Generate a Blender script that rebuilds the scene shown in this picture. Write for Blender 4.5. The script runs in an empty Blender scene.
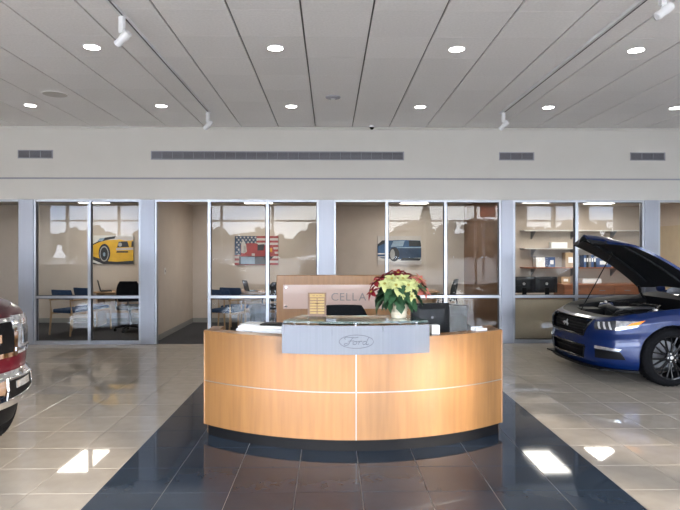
import bpy, bmesh, math, random
from math import sin, cos, pi, radians as R, sqrt, atan2
from mathutils import Vector, Matrix

scene = bpy.context.scene
COL = scene.collection
random.seed(7)

# ------------------------------------------------------------------ camera
cam_d = bpy.data.cameras.new('camera')
cam_d.sensor_width = 36.0
cam_d.lens = 578.0 / 680.0 * 36.0
cam_d.shift_y = -5.5 / 680.0
cam_d.clip_start = 0.05
cam_d.clip_end = 400
cam = bpy.data.objects.new('camera', cam_d)
cam.location = (0, 0, 1.62)
cam.rotation_euler = (R(90), 0, R(-0.94))
COL.objects.link(cam)
scene.camera = cam

# ------------------------------------------------------------------ exposure
vs = scene.view_settings
vs.view_transform = 'Standard'
vs.look = 'None'
vs.exposure = 1.12
vs.gamma = 1.0
vs.use_curve_mapping = False
cy = scene.cycles
cy.use_denoising = True
cy.max_bounces = 9
cy.diffuse_bounces = 5
cy.glossy_bounces = 5
cy.transparent_max_bounces = 16
cy.sample_clamp_indirect = 60.0
cy.blur_glossy = 0.35

# ------------------------------------------------------------------ sky
world = bpy.data.worlds.new('World')
scene.world = world
world.use_nodes = True
nt = world.node_tree
nt.nodes.clear()
def wn(t, **k):
    n = nt.nodes.new(t)
    for a, b in k.items():
        setattr(n, a, b)
    return n
tc = wn('ShaderNodeTexCoord')
mp = wn('ShaderNodeMapping')
mp.inputs['Scale'].default_value = (1.0, 1.0, 3.5)
nz = wn('ShaderNodeTexNoise')
nz.inputs['Scale'].default_value = 3.2
nz.inputs['Detail'].default_value = 6
rp = wn('ShaderNodeValToRGB')
rp.color_ramp.elements[0].position = 0.38
rp.color_ramp.elements[0].color = (0.52, 0.64, 0.86, 1)
rp.color_ramp.elements[1].position = 0.62
rp.color_ramp.elements[1].color = (0.98, 0.97, 0.96, 1)
bg = wn('ShaderNodeBackground')
bg.inputs['Strength'].default_value = 11.0
wo = wn('ShaderNodeOutputWorld')
L = nt.links.new
L(tc.outputs['Generated'], mp.inputs['Vector'])
L(mp.outputs['Vector'], nz.inputs['Vector'])
L(nz.outputs['Fac'], rp.inputs['Fac'])
L(rp.outputs['Color'], bg.inputs['Color'])
L(bg.outputs['Background'], wo.inputs['Surface'])

# low sun from behind the camera on the right, through the shop front
SUN_E = R(11.0)
sd = bpy.data.lights.new('sun', 'SUN')
sd.energy = 4.5
sd.angle = R(1.6)
sd.color = (1.0, 0.84, 0.66)
so = bpy.data.objects.new('sun', sd)
sdir = Vector((-0.69 * cos(SUN_E), 0.72 * cos(SUN_E), -sin(SUN_E)))
so.rotation_euler = sdir.to_track_quat('-Z', 'Y').to_euler()
so.location = (20, -25, 8)
COL.objects.link(so)

# portal in the shop front opening (guides sampling of the sky, gives no light of its own)
pd = bpy.data.lights.new('shop_front_portal', 'AREA')
pd.shape = 'RECTANGLE'
pd.size = 24.0
pd.size_y = 3.5
pd.cycles.is_portal = True
po = bpy.data.objects.new('shop_front_portal', pd)
po.location = (0.15, -4.8, 1.75)
po.rotation_euler = (R(90), 0, 0)
COL.objects.link(po)

# ------------------------------------------------------------------ materials
MATS = {}
def mat(name, col, rough=0.5, metal=0.0, spec=0.5, coat=0.0, coat_r=0.05, emis=None, es=0.0,
        noise=0.0, nscale=8.0, bump=0.0, bscale=60.0, stretch=(1, 1, 1), rnd=0.0, rvar=0.0, trans=0.0, ior=1.45, alpha=1.0):
    m = bpy.data.materials.new(name)
    m.use_nodes = True
    t = m.node_tree
    b = t.nodes['Principled BSDF']
    c = (col[0], col[1], col[2], 1)
    b.inputs['Base Color'].default_value = c
    b.inputs['Roughness'].default_value = rough
    b.inputs['Metallic'].default_value = metal
    b.inputs['Specular IOR Level'].default_value = spec
    b.inputs['Coat Weight'].default_value = coat
    b.inputs['Coat Roughness'].default_value = coat_r
    b.inputs['Transmission Weight'].default_value = trans
    b.inputs['IOR'].default_value = ior
    b.inputs['Alpha'].default_value = alpha
    if emis:
        b.inputs['Emission Color'].default_value = (*emis, 1)
        b.inputs['Emission Strength'].default_value = es
    if noise or bump or rvar:
        tx = t.nodes.new('ShaderNodeTexCoord')
        mpn = t.nodes.new('ShaderNodeMapping')
        mpn.inputs['Scale'].default_value = stretch
        t.links.new(tx.outputs['Object'], mpn.inputs['Vector'])
    last = None
    if noise:
        n = t.nodes.new('ShaderNodeTexNoise')
        n.inputs['Scale'].default_value = nscale
        n.inputs['Detail'].default_value = 5
        t.links.new(mpn.outputs['Vector'], n.inputs['Vector'])
        r = t.nodes.new('ShaderNodeValToRGB')
        r.color_ramp.elements[0].position = 0.3
        r.color_ramp.elements[1].position = 0.7
        lo = [max(0, x * (1 - noise)) for x in col]
        hi = [min(1, x * (1 + noise)) for x in col]
        r.color_ramp.elements[0].color = (*lo, 1)
        r.color_ramp.elements[1].color = (*hi, 1)
        t.links.new(n.outputs['Fac'], r.inputs['Fac'])
        last = r.outputs['Color']
        if rvar:
            mr = t.nodes.new('ShaderNodeMapRange')
            mr.inputs['To Min'].default_value = max(0, rough - rvar)
            mr.inputs['To Max'].default_value = rough + rvar
            t.links.new(n.outputs['Fac'], mr.inputs['Value'])
            t.links.new(mr.outputs['Result'], b.inputs['Roughness'])
    if rnd:
        oi = t.nodes.new('ShaderNodeObjectInfo')
        mr2 = t.nodes.new('ShaderNodeMapRange')
        mr2.inputs['To Min'].default_value = 1 - rnd
        mr2.inputs['To Max'].default_value = 1 + rnd
        t.links.new(oi.outputs['Random'], mr2.inputs['Value'])
        mx = t.nodes.new('ShaderNodeMix')
        mx.data_type = 'RGBA'
        mx.blend_type = 'MULTIPLY'
        mx.inputs['Factor'].default_value = 1.0
        if last is not None:
            t.links.new(last, mx.inputs[6])
        else:
            mx.inputs[6].default_value = c
        cb = t.nodes.new('ShaderNodeCombineColor')
        for k in range(3):
            t.links.new(mr2.outputs['Result'], cb.inputs[k])
        t.links.new(cb.outputs['Color'], mx.inputs[7])
        last = mx.outputs[2]
    if last is not None:
        t.links.new(last, b.inputs['Base Color'])
    if bump:
        n2 = t.nodes.new('ShaderNodeTexNoise')
        n2.inputs['Scale'].default_value = bscale
        n2.inputs['Detail'].default_value = 3
        t.links.new(mpn.outputs['Vector'], n2.inputs['Vector'])
        bp = t.nodes.new('ShaderNodeBump')
        bp.inputs['Strength'].default_value = bump
        bp.inputs['Distance'].default_value = 0.01
        t.links.new(n2.outputs['Fac'], bp.inputs['Height'])
        t.links.new(bp.outputs['Normal'], b.inputs['Normal'])
    MATS[name] = m
    return m

def emat(name, col, strength):
    m = bpy.data.materials.new(name)
    m.use_nodes = True
    t = m.node_tree
    t.nodes.clear()
    e = t.nodes.new('ShaderNodeEmission')
    e.inputs['Color'].default_value = (*col, 1)
    e.inputs['Strength'].default_value = strength
    o = t.nodes.new('ShaderNodeOutputMaterial')
    t.links.new(e.outputs[0], o.inputs[0])
    MATS[name] = m
    return m

def glassmat(name, tint=(0.95, 0.97, 0.96), ior=1.5):
    """thin architectural pane: fresnel mix of see-through and mirror"""
    m = bpy.data.materials.new(name)
    m.use_nodes = True
    t = m.node_tree
    t.nodes.clear()
    fr = t.nodes.new('ShaderNodeFresnel')
    fr.inputs['IOR'].default_value = ior
    tr = t.nodes.new('ShaderNodeBsdfTransparent')
    tr.inputs['Color'].default_value = (*tint, 1)
    gl = t.nodes.new('ShaderNodeBsdfGlossy')
    gl.inputs['Roughness'].default_value = 0.0
    mx = t.nodes.new('ShaderNodeMixShader')
    o = t.nodes.new('ShaderNodeOutputMaterial')
    ge = t.nodes.new('ShaderNodeNewGeometry')
    mm = t.nodes.new('ShaderNodeMath')
    mm.operation = 'SUBTRACT'
    mm.inputs[0].default_value = 1.0
    t.links.new(ge.outputs['Backfacing'], mm.inputs[1])
    m2 = t.nodes.new('ShaderNodeMath')
    m2.operation = 'MULTIPLY'
    t.links.new(fr.outputs[0], m2.inputs[0])
    t.links.new(mm.outputs[0], m2.inputs[1])
    t.links.new(m2.outputs[0], mx.inputs[0])
    t.links.new(tr.outputs[0], mx.inputs[1])
    t.links.new(gl.outputs[0], mx.inputs[2])
    t.links.new(mx.outputs[0], o.inputs[0])
    MATS[name] = m
    return m

mat('ceil', (0.86, 0.85, 0.85), 0.9, noise=0.04, nscale=40, bump=0.1, bscale=200, rnd=0.02)
mat('plenum', (0.22, 0.22, 0.22), 0.95)
mat('wall', (0.57, 0.55, 0.515), 0.75, noise=0.015, nscale=3, bump=0.03, bscale=150)
mat('fascia', (0.57, 0.55, 0.515), 0.7, noise=0.015, nscale=3)
mat('reveal', (0.30, 0.30, 0.34), 0.7)
mat('office_wall', (0.47, 0.40, 0.335), 0.85, noise=0.03, nscale=4, bump=0.04, bscale=180)
mat('brown_wall', (0.17, 0.095, 0.055), 0.8, noise=0.06, nscale=5)
mat('office_ceil', (0.55, 0.52, 0.47), 0.9, noise=0.03)
mat('carpet', (0.045, 0.045, 0.05), 0.97, noise=0.3, nscale=90, bump=0.4, bscale=300)
mat('baseboard', (0.22, 0.215, 0.20), 0.6, noise=0.03)
mat('alu', (0.36, 0.375, 0.41), 0.32, metal=0.75, noise=0.03, nscale=30, stretch=(1, 1, 0.05))
mat('col_alu', (0.30, 0.315, 0.36), 0.38, metal=0.55, noise=0.02, nscale=30, stretch=(1, 1, 0.05))
mat('gasket', (0.03, 0.03, 0.035), 0.6)
mat('tile_beige', (0.44, 0.395, 0.34), 0.035, spec=0.5, noise=0.07, nscale=7, rnd=0.03)
mat('tile_dark', (0.028, 0.041, 0.062), 0.05, spec=0.28, noise=0.07, nscale=9, rnd=0.10)
mat('grout', (0.36, 0.35, 0.335), 0.9, noise=0.05, nscale=30)
mat('white_paint', (0.80, 0.80, 0.80), 0.45, noise=0.01)
mat('white_plastic', (0.75, 0.76, 0.78), 0.4, noise=0.01)
mat('vent_dark', (0.10, 0.10, 0.115), 0.7)
mat('vent_grey', (0.30, 0.30, 0.34), 0.5, noise=0.02)
mat('maple', (0.272, 0.130, 0.044), 0.38, coat=0.25, coat_r=0.2, noise=0.12, nscale=3.0, stretch=(9, 9, 0.6), rnd=0.03)
mat('maple_dark', (0.27, 0.13, 0.05), 0.4, coat=0.2, noise=0.12, nscale=3.0, stretch=(9, 9, 0.6))
mat('steel', (0.125, 0.128, 0.14), 0.30, metal=1.0, noise=0.05, nscale=60, stretch=(1, 1, 0.02), rvar=0.06)
_st = MATS['steel'].node_tree
_tg = _st.nodes.new('ShaderNodeTangent')
_tg.direction_type = 'RADIAL'
_tg.axis = 'Z'
_st.links.new(_tg.outputs[0], _st.nodes['Principled BSDF'].inputs['Tangent'])
_st.nodes['Principled BSDF'].inputs['Anisotropic'].default_value = 0.85
mat('chrome', (0.86, 0.86, 0.87), 0.07, metal=1.0, noise=0.01)
mat('strip', (0.34, 0.33, 0.32), 0.35, metal=0.8, noise=0.02)
mat('black', (0.007, 0.007, 0.008), 0.5, spec=0.12, noise=0.1)
mat('black_gloss', (0.007, 0.007, 0.008), 0.15, spec=0.35, noise=0.1)
mat('black_rubber', (0.008, 0.008, 0.009), 0.85, spec=0.05, noise=0.2, nscale=30, bump=0.15, bscale=90)
mat('dark_grey', (0.018, 0.019, 0.021), 0.4, spec=0.25, noise=0.1)
mat('mid_grey', (0.20, 0.20, 0.21), 0.5, noise=0.06)
mat('engrave', (0.03, 0.032, 0.04), 0.6, noise=0.05)
mat('acrylic', (0.48, 0.345, 0.29), 0.25, coat=0.4, noise=0.03, nscale=3)
mat('letter', (0.22, 0.19, 0.18), 0.3, metal=0.6, noise=0.05)
mat('gold', (0.31, 0.20, 0.065), 0.45, metal=0.3, noise=0.06, nscale=20)
mat('walnut', (0.12, 0.055, 0.025), 0.4, noise=0.25, nscale=5, stretch=(8, 8, 0.6))
mat('paper', (0.85, 0.85, 0.83), 0.7, noise=0.02)
mat('cream_pot', (0.66, 0.58, 0.44), 0.6, noise=0.05, nscale=14, bump=0.3, bscale=40)
mat('soil', (0.05, 0.03, 0.02), 0.95, noise=0.3, nscale=60)
mat('bract_red', (0.23, 0.007, 0.016), 0.55, noise=0.25, nscale=12)
mat('bract_cream', (0.52, 0.54, 0.22), 0.55, noise=0.14, nscale=10)
mat('bract_pink', (0.55, 0.16, 0.12), 0.55, noise=0.2, nscale=12)
mat('leaf_green', (0.030, 0.085, 0.035), 0.45, noise=0.3, nscale=10, rnd=0.25)
mat('stem_green', (0.10, 0.16, 0.05), 0.6, noise=0.2)
mat('stamen', (0.34, 0.28, 0.05), 0.6, noise=0.1)
mat('chair_wood', (0.40, 0.25, 0.13), 0.4, noise=0.12, nscale=3, stretch=(8, 8, 0.7))
mat('chair_blue', (0.020, 0.045, 0.10), 0.85, noise=0.2, nscale=60, bump=0.2, bscale=250)
mat('chair_black', (0.010, 0.011, 0.013), 0.85, spec=0.1, noise=0.2, nscale=60, bump=0.2, bscale=250)
mat('desk_wood', (0.42, 0.25, 0.13), 0.4, noise=0.12, nscale=3, stretch=(1, 8, 8))
mat('red_wood', (0.30, 0.115, 0.055), 0.4, noise=0.15, nscale=3, stretch=(1, 8, 8))
mat('panel_beige', (0.42, 0.34, 0.235), 0.6, noise=0.04, nscale=6)
mat('screen', (0.006, 0.006, 0.008), 0.08, spec=0.6, noise=0.05)
mat('logo_grey', (0.45, 0.47, 0.50), 0.3, metal=0.5, noise=0.02)
mat('cardboard', (0.42, 0.29, 0.17), 0.8, noise=0.08)
mat('binder_blue', (0.05, 0.10, 0.24), 0.5, noise=0.1)
mat('car_blue', (0.002, 0.014, 0.080), 0.3, metal=0.2, spec=0.3, coat=0.5, coat_r=0.02, noise=0.05, nscale=300)
mat('car_maroon', (0.075, 0.006, 0.013), 0.3, metal=0.2, spec=0.3, coat=0.6, coat_r=0.02, noise=0.05, nscale=300)
mat('car_silver', (0.5, 0.5, 0.52), 0.3, metal=0.5, coat=1.0, noise=0.03, nscale=300)
mat('car_glass', (0.012, 0.014, 0.016), 0.03, spec=0.8, noise=0.05)
mat('lamp_clear', (0.62, 0.63, 0.65), 0.12, metal=0.7, coat=1.0, coat_r=0.02, noise=0.35, nscale=26)
mat('lamp_dark', (0.035, 0.037, 0.042), 0.15, coat=1.0, coat_r=0.02, noise=0.3, nscale=20)
mat('lamp_bar', (0.55, 0.56, 0.58), 0.25, metal=0.3, coat=1.0, noise=0.02)
mat('lamp_amber', (0.90, 0.26, 0.02), 0.15, coat=1.0, coat_r=0.02, noise=0.1, nscale=60)
mat('engine_alu', (0.20, 0.20, 0.21), 0.4, metal=0.7, noise=0.2, nscale=20)
mat('hood_liner', (0.010, 0.011, 0.014), 0.6, noise=0.3, nscale=14)
mat('pic_yellow', (0.58, 0.33, 0.015), 0.5, noise=0.12, nscale=6)
mat('pic_orange', (0.55, 0.26, 0.015), 0.5, noise=0.1)
mat('pic_dark', (0.020, 0.020, 0.024), 0.5, noise=0.2)
mat('pic_grey', (0.30, 0.29, 0.28), 0.6, noise=0.08)
mat('pic_light', (0.55, 0.53, 0.50), 0.6, noise=0.06)
mat('pic_red', (0.26, 0.028, 0.028), 0.5, noise=0.15, nscale=10)
mat('pic_white', (0.44, 0.40, 0.37), 0.6, noise=0.05)
mat('pic_navy', (0.018, 0.040, 0.085), 0.5, noise=0.15, nscale=10)
mat('pic_blue', (0.025, 0.07, 0.15), 0.5, noise=0.3, nscale=9)
mat('pic_steel', (0.20, 0.27, 0.34), 0.5, noise=0.15, nscale=9)
mat('canvas', (0.30, 0.28, 0.25), 0.8, noise=0.05)
mat('asphalt', (0.30, 0.29, 0.28), 0.95, noise=0.15, nscale=3)
mat('conifer', (0.030, 0.050, 0.030), 0.8, noise=0.4, nscale=5)
mat('tree_far', (0.060, 0.062, 0.050), 0.9, noise=0.35, nscale=2)
mat('sign_red', (0.35, 0.07, 0.04), 0.5, noise=0.08)
emat('lamp_on', (1.0, 0.96, 0.90), 14.0)
emat('panel_on', (1.0, 0.95, 0.87), 7.5)
glassmat('pane', (0.95, 0.955, 0.95), 1.41)
glassmat('front_pane', (0.97, 0.98, 0.98), 1.45)
mat('counter_glass', (0.34, 0.50, 0.45), 0.02, trans=0.85, ior=1.45, spec=0.5)

# ------------------------------------------------------------------ mesh builder
class MB:
    def __init__(s):
        s.v = []
        s.f = []
    def add(s, vs, fs):
        n = len(s.v)
        s.v += [tuple(p) for p in vs]
        s.f += [tuple(i + n for i in f) for f in fs]
        return s
    def box(s, c, d, rz=0.0, M=None):
        x, y, z = d[0] / 2, d[1] / 2, d[2] / 2
        pts = [Vector((a * x, b * y, e * z)) for e in (-1, 1) for (a, b) in ((-1, -1), (1, -1), (1, 1), (-1, 1))]
        if M is None:
            M = Matrix.Rotation(rz, 3, 'Z')
        pts = [M @ p + Vector(c) for p in pts]
        return s.add(pts, [(3, 2, 1, 0), (4, 5, 6, 7), (0, 1, 5, 4), (1, 2, 6, 5), (2, 3, 7, 6), (3, 0, 4, 7)])
    def bbox(s, x0, x1, y0, y1, z0, z1):
        return s.box(((x0 + x1) / 2, (y0 + y1) / 2, (z0 + z1) / 2), (abs(x1 - x0), abs(y1 - y0), abs(z1 - z0)))
    def rbox(s, c, d, r=0.01, seg=3, M=None):
        """box with rounded vertical edges and chamfered top/bottom"""
        hx, hy, hz = d[0] / 2, d[1] / 2, d[2] / 2
        def ring(ins, z):
            o = []
            for (sx, sy, a0) in ((1, 1, 0), (-1, 1, 90), (-1, -1, 180), (1, -1, 270)):
                for k in range(seg + 1):
                    a = R(a0 + 90 * k / seg)
                    o.append(Vector((sx * (hx - r) + cos(a) * (r - ins), sy * (hy - r) + sin(a) * (r - ins), z)))
            return o
        e = r * 0.5
        rings = [ring(e, -hz), ring(0, -hz + e), ring(0, hz - e), ring(e, hz)]
        M = M or Matrix.Identity(3)
        rings = [[M @ p + Vector(c) for p in q] for q in rings]
        return s.loft(rings, True, True)
    def loft(s, rings, closed=True, caps=False):
        n = len(rings[0])
        vs = [p for r_ in rings for p in r_]
        fs = []
        for i in range(len(rings) - 1):
            for j in range(n if closed else n - 1):
                a = i * n + j
                b = i * n + (j + 1) % n
                fs.append((a, b, b + n, a + n))
        if caps:
            fs.append(tuple(range(n - 1, -1, -1)))
            fs.append(tuple((len(rings) - 1) * n + k for k in range(n)))
        return s.add(vs, fs)
    def cyl(s, a, b, r0, r1=None, n=16, caps=True):
        a, b = Vector(a), Vector(b)
        r1 = r0 if r1 is None else r1
        q = (b - a).to_track_quat('Z', 'Y').to_matrix()
        rings = []
        for (p, r) in ((a, r0), (b, r1)):
            rings.append([p + q @ Vector((r * cos(2 * pi * k / n), r * sin(2 * pi * k / n), 0)) for k in range(n)])
        return s.loft(rings, True, caps)
    def tube(s, pts, r, n=8, caps=True):
        pts = [Vector(p) for p in pts]
        rings = []
        for i, p in enumerate(pts):
            t = (pts[min(i + 1, len(pts) - 1)] - pts[max(i - 1, 0)])
            q = t.to_track_quat('Z', 'Y').to_matrix()
            rr = r[i] if isinstance(r, (list, tuple)) else r
            rings.append([p + q @ Vector((rr * cos(2 * pi * k / n), rr * sin(2 * pi * k / n), 0)) for k in range(n)])
        return s.loft(rings, True, caps)
    def lathe(s, prof, c=(0, 0, 0), n=24, axis='z', caps=False):
        c = Vector(c)
        rings = []
        for (r, h) in prof:
            ring = []
            for k in range(n):
                a = 2 * pi * k / n
                if axis == 'z':
                    p = Vector((r * cos(a), r * sin(a), h))
                elif axis == 'y':
                    p = Vector((r * cos(a), h, r * sin(a)))
                else:
                    p = Vector((h, r * cos(a), r * sin(a)))
                ring.append(c + p)
            rings.append(ring)
        return s.loft(rings, True, caps)
    def prism(s, poly, z0, z1, f=None):
        """poly (u,v) extruded from z0 to z1; f maps (u,v,w) to 3D"""
        f = f or (lambda u, v, w: (u, v, w))
        n = len(poly)
        vs = [f(u, v, z0) for u, v in poly] + [f(u, v, z1) for u, v in poly]
        fs = [tuple(range(n - 1, -1, -1)), tuple(range(n, 2 * n))]
        fs += [(k, (k + 1) % n, (k + 1) % n + n, k + n) for k in range(n)]
        return s.add(vs, fs)
    def arc_slab(s, cx, cy_, r0, r1, a0, a1, z0, z1, n=24):
        """curved slab, angles measured from -Y towards +X"""
        rings = []
        for k in range(n + 1):
            a = a0 + (a1 - a0) * k / n
            d = Vector((sin(a), -cos(a), 0))
            c = Vector((cx, cy_, 0))
            rings.append([c + d * r0 + Vector((0, 0, z0)), c + d * r1 + Vector((0, 0, z0)),
                          c + d * r1 + Vector((0, 0, z1)), c + d * r0 + Vector((0, 0, z1))])
        return s.loft(rings, True, True)
    def sphere(s, c, r, n=12, m=8, sc=(1, 1, 1)):
        c = Vector(c)
        rings = []
        for i in range(m + 1):
            t = pi * i / m
            rr = max(sin(t), 1e-4)
            rings.append([c + Vector((r * sc[0] * rr * cos(2 * pi * k / n), r * sc[1] * rr * sin(2 * pi * k / n), -r * sc[2] * cos(t))) for k in range(n)])
        return s.loft(rings, True, True)
    def mesh(s, name, smooth=None):
        me = bpy.data.meshes.new(name)
        me.from_pydata(s.v, [], s.f)
        bm = bmesh.new()
        bm.from_mesh(me)
        bmesh.ops.recalc_face_normals(bm, faces=bm.faces)
        bm.to_mesh(me)
        bm.free()
        me.update()
        if smooth is not None:
            for p in me.polygons:
                p.use_smooth = True
            me.set_sharp_from_angle(angle=R(smooth))
        return me
    def build(s, name, m, parent=None, smooth=None, label=None):
        return link(name, s.mesh(name, smooth), m, parent, label)

def link(name, me, m=None, parent=None, label=None):
    if m is not None and len(me.materials) == 0:
        me.materials.append(MATS[m] if isinstance(m, str) else m)
    o = bpy.data.objects.new(name, me)
    COL.objects.link(o)
    if parent is not None:
        o.parent = parent
    if label:
        o['label'] = label
    return o

def thing(name, label, cat, loc=(0, 0, 0), rz=0.0, group=None):
    o = bpy.data.objects.new(name, None)
    o.empty_display_size = 0.1
    COL.objects.link(o)
    o.location = loc
    o.rotation_euler = (0, 0, rz)
    return tag(o, label, cat, group)

def tag(o, label, cat, group=None):
    o['label'] = label
    o['category'] = cat
    if group:
        o['group'] = group
    return o

def struct(name, mb, m, parent=None, smooth=None, label=None):
    o = mb.build(name, m, parent, smooth)
    if parent is None:
        o['kind'] = 'structure'
    if label:
        o['label'] = label
    return o

def sempty(name, label=None, loc=(0, 0, 0)):
    o = bpy.data.objects.new(name, None)
    o.location = loc
    COL.objects.link(o)
    o['kind'] = 'structure'
    if label:
        o['label'] = label
    return o

def dup(root, loc, rz, label=None, group=None, swap=None):
    def cp(o, par):
        c = o.copy()
        COL.objects.link(c)
        c.parent = par
        if swap and o.type == 'MESH' and o.material_slots and o.material_slots[0].material in swap:
            c.material_slots[0].link = 'OBJECT'
            c.material_slots[0].material = swap[o.material_slots[0].material]
        for ch in KIDS.get(o.name, []):
            cp(ch, c)
        return c
    KIDS = {}
    for o in list(COL.objects):
        if o.parent is not None:
            KIDS.setdefault(o.parent.name, []).append(o)
    r = cp(root, None)
    r.location = loc
    r.rotation_euler = (0, 0, rz)
    if label:
        r['label'] = label
    if group:
        r['group'] = group
    return r

# ================================================================== SETTING
YB = 9.95          # plane of the glazed office fronts
YO = 12.90         # back wall of the offices
ZC = 3.72          # showroom ceiling
XL, XR, YF = -12.0, 12.3, -5.0

# ---- floor: slab with grout, tiles as pieces
TP = 0.4415
TX0, TY0 = -1.558, 4.305
floor = struct('floor', MB().bbox(XL, XR, YF, YB, -0.12, -0.003), 'grout')
def tile_mesh(n, m):
    h = TP / 2 - 0.0022
    c = 0.0012
    mb = MB().loft([[Vector((a * h, b * h, -0.012)) for a, b in ((-1, -1), (1, -1), (1, 1), (-1, 1))],
                    [Vector((a * h, b * h, -c)) for a, b in ((-1, -1), (1, -1), (1, 1), (-1, 1))],
                    [Vector((a * (h - c), b * (h - c), 0)) for a, b in ((-1, -1), (1, -1), (1, 1), (-1, 1))]], True, True)
    me = mb.mesh(n)
    me.materials.append(MATS[m])
    return me, mb
TM_B, TB = tile_mesh('beige_tile', 'tile_beige')
TM_D, TD = tile_mesh('slate_tile', 'tile_dark')
TH = math.atan(9.5 / 578)
def project(x, y, z):
    dx = x * cos(TH) - y * sin(TH)
    dy = y * cos(TH) + x * sin(TH)
    if dy < 0.2:
        return None
    return 340 + 578 * dx / dy, 249.5 - 578 * (z - 1.62) / dy
cells = []
for i in range(-40, 45):
    for j in range(-30, 20):
        x = TX0 + (i + 0.5) * TP
        y = TY0 + (j + 0.5) * TP
        if x - TP / 2 < XL or x + TP / 2 > XR or y - TP / 2 < YF + 0.1 or y + TP / 2 > YB + 0.03:
            continue
        dark = 0 <= i <= 7 and y < 7.9
        vis = False
        for ox in (-0.5, 0, 0.5):
            for oy in (-0.5, 0, 0.5):
                p = project(x + ox * TP * .9, y + oy * TP * .9, 0)
                if p and 0 <= p[0] <= 680 and p[1] <= 510:
                    vis = True
        # hidden under or behind the reception desk
        if -0.9 < x < 1.3 and 5.2 < y < 9.3:
            vis = False
        cells.append((vis, y, x, dark))
vis_cells = sorted([c for c in cells if c[0]], key=lambda c: c[1])
keep = vis_cells[:300]
kset = set((c[1], c[2]) for c in keep)
for (v, y, x, dark) in keep:
    o = link('tile', TM_D if dark else TM_B, None, floor)
    o.location = (x, y, 0)
for nm, base, flag, m in (('tile_field', TB, False, 'tile_beige'), ('tile_band', TD, True, 'tile_dark')):
    rest = MB()
    for (v, y, x, dark) in cells:
        if (y, x) in kset or dark != flag:
            continue
        rest.add([(p[0] + x, p[1] + y, p[2]) for p in base.v], base.f)
    o = rest.build(nm, m, floor)
    o['kind'] = 'stuff'
# leftover strips along the walls are covered by thin tile strips
edge = MB()
edge.bbox(XL, XR, 9.60, YB, -0.012, -0.0005)
j_last = max(c[1] for c in cells) + TP / 2
edge = MB().bbox(XL + 0.01, XR - 0.01, j_last + 0.003, YB - 0.002, -0.012, -0.0002)
if YB - j_last > 0.01:
    edge.build('tile_border', 'tile_beige', floor)

# ---- ceiling: dark plenum with lay-in panels
ceiling = struct('ceiling', MB().bbox(XL, XR, YF, YB, ZC + 0.03, ZC + 0.15), 'plenum')
CP = 0.6325
CX0, CY0 = -0.259, 5.07
def panel_mesh():
    hx, hy = CP / 2 - 0.0085, CP / 2 - 0.0013
    mb = MB().loft([[Vector((a * (hx - .003), b * (hy - .001), 0)) for a, b in ((-1, -1), (1, -1), (1, 1), (-1, 1))],
                    [Vector((a * hx, b * hy, 0.003)) for a, b in ((-1, -1), (1, -1), (1, 1), (-1, 1))],
                    [Vector((a * hx, b * hy, 0.02)) for a, b in ((-1, -1), (1, -1), (1, 1), (-1, 1))]], True, True)
    me = mb.mesh('ceiling_panel')
    me.materials.append(MATS['ceil'])
    return me, mb
CM, CMB = panel_mesh()
crest = MB()
for i in range(-19, 20):
    for j in range(-16, 8):
        x = CX0 + (i + 0.5) * CP
        y = CY0 + (j + 0.5) * CP
        if x - CP / 2 < XL or x + CP / 2 > XR or y - CP / 2 < YF or y + CP / 2 > YB + 0.3:
            continue
        if y + CP / 2 > YB:
            continue
        vis = False
        for ox in (-0.45, 0, 0.45):
            for oy in (-0.45, 0, 0.45):
                p = project(x + ox * CP, y + oy * CP, ZC)
                if p and 0 <= p[0] <= 680 and p[1] >= 0:
                    vis = True
        if vis:
            o = link('ceiling_panel', CM, None, ceiling)
            o.location = (x, y, ZC)
        else:
            crest.add([(p[0] + x, p[1] + y, p[2] + ZC) for p in CMB.v], CMB.f)
o = crest.build('ceiling_panel_field', 'ceil', ceiling)
o['kind'] = 'stuff'
y_end = CY0 + 7 * CP
while y_end + CP <= YB:
    y_end += CP
for i in range(-12, 12):
    x = CX0 + (i + 0.5) * CP
    MB().bbox(x - CP / 2 + .0085, x + CP / 2 - .0085, y_end + .0013, YB - .03, ZC, ZC + .02).build('ceiling_panel', 'ceil', ceiling)

# ---- back wall above the office fronts
wall_back = struct('wall_back', MB().bbox(XL, XR, YB, YB + 0.14, 2.853, ZC + 0.1), 'wall')
trim_1 = struct('trim_1', MB().bbox(XL, XR, YB - 0.006, YB + 0.12, 2.47, 2.822), 'fascia', label='white fascia band above the glazed office fronts')
trim_2 = struct('trim_2', MB().bbox(XL, XR, YB + 0.012, YB + 0.12, 2.815, 2.86), 'reveal', label='thin grey shadow joint across the wall')
mb = MB().bbox(XL, XR, YB - 0.03, YB + 0.02, 3.688, 3.705).bbox(XL, XR, YB - 0.012, YB + 0.02, 3.705, ZC + 0.02)
trim_3 = struct('trim_3', mb, 'fascia', label='white angle trim where wall meets ceiling')

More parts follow.
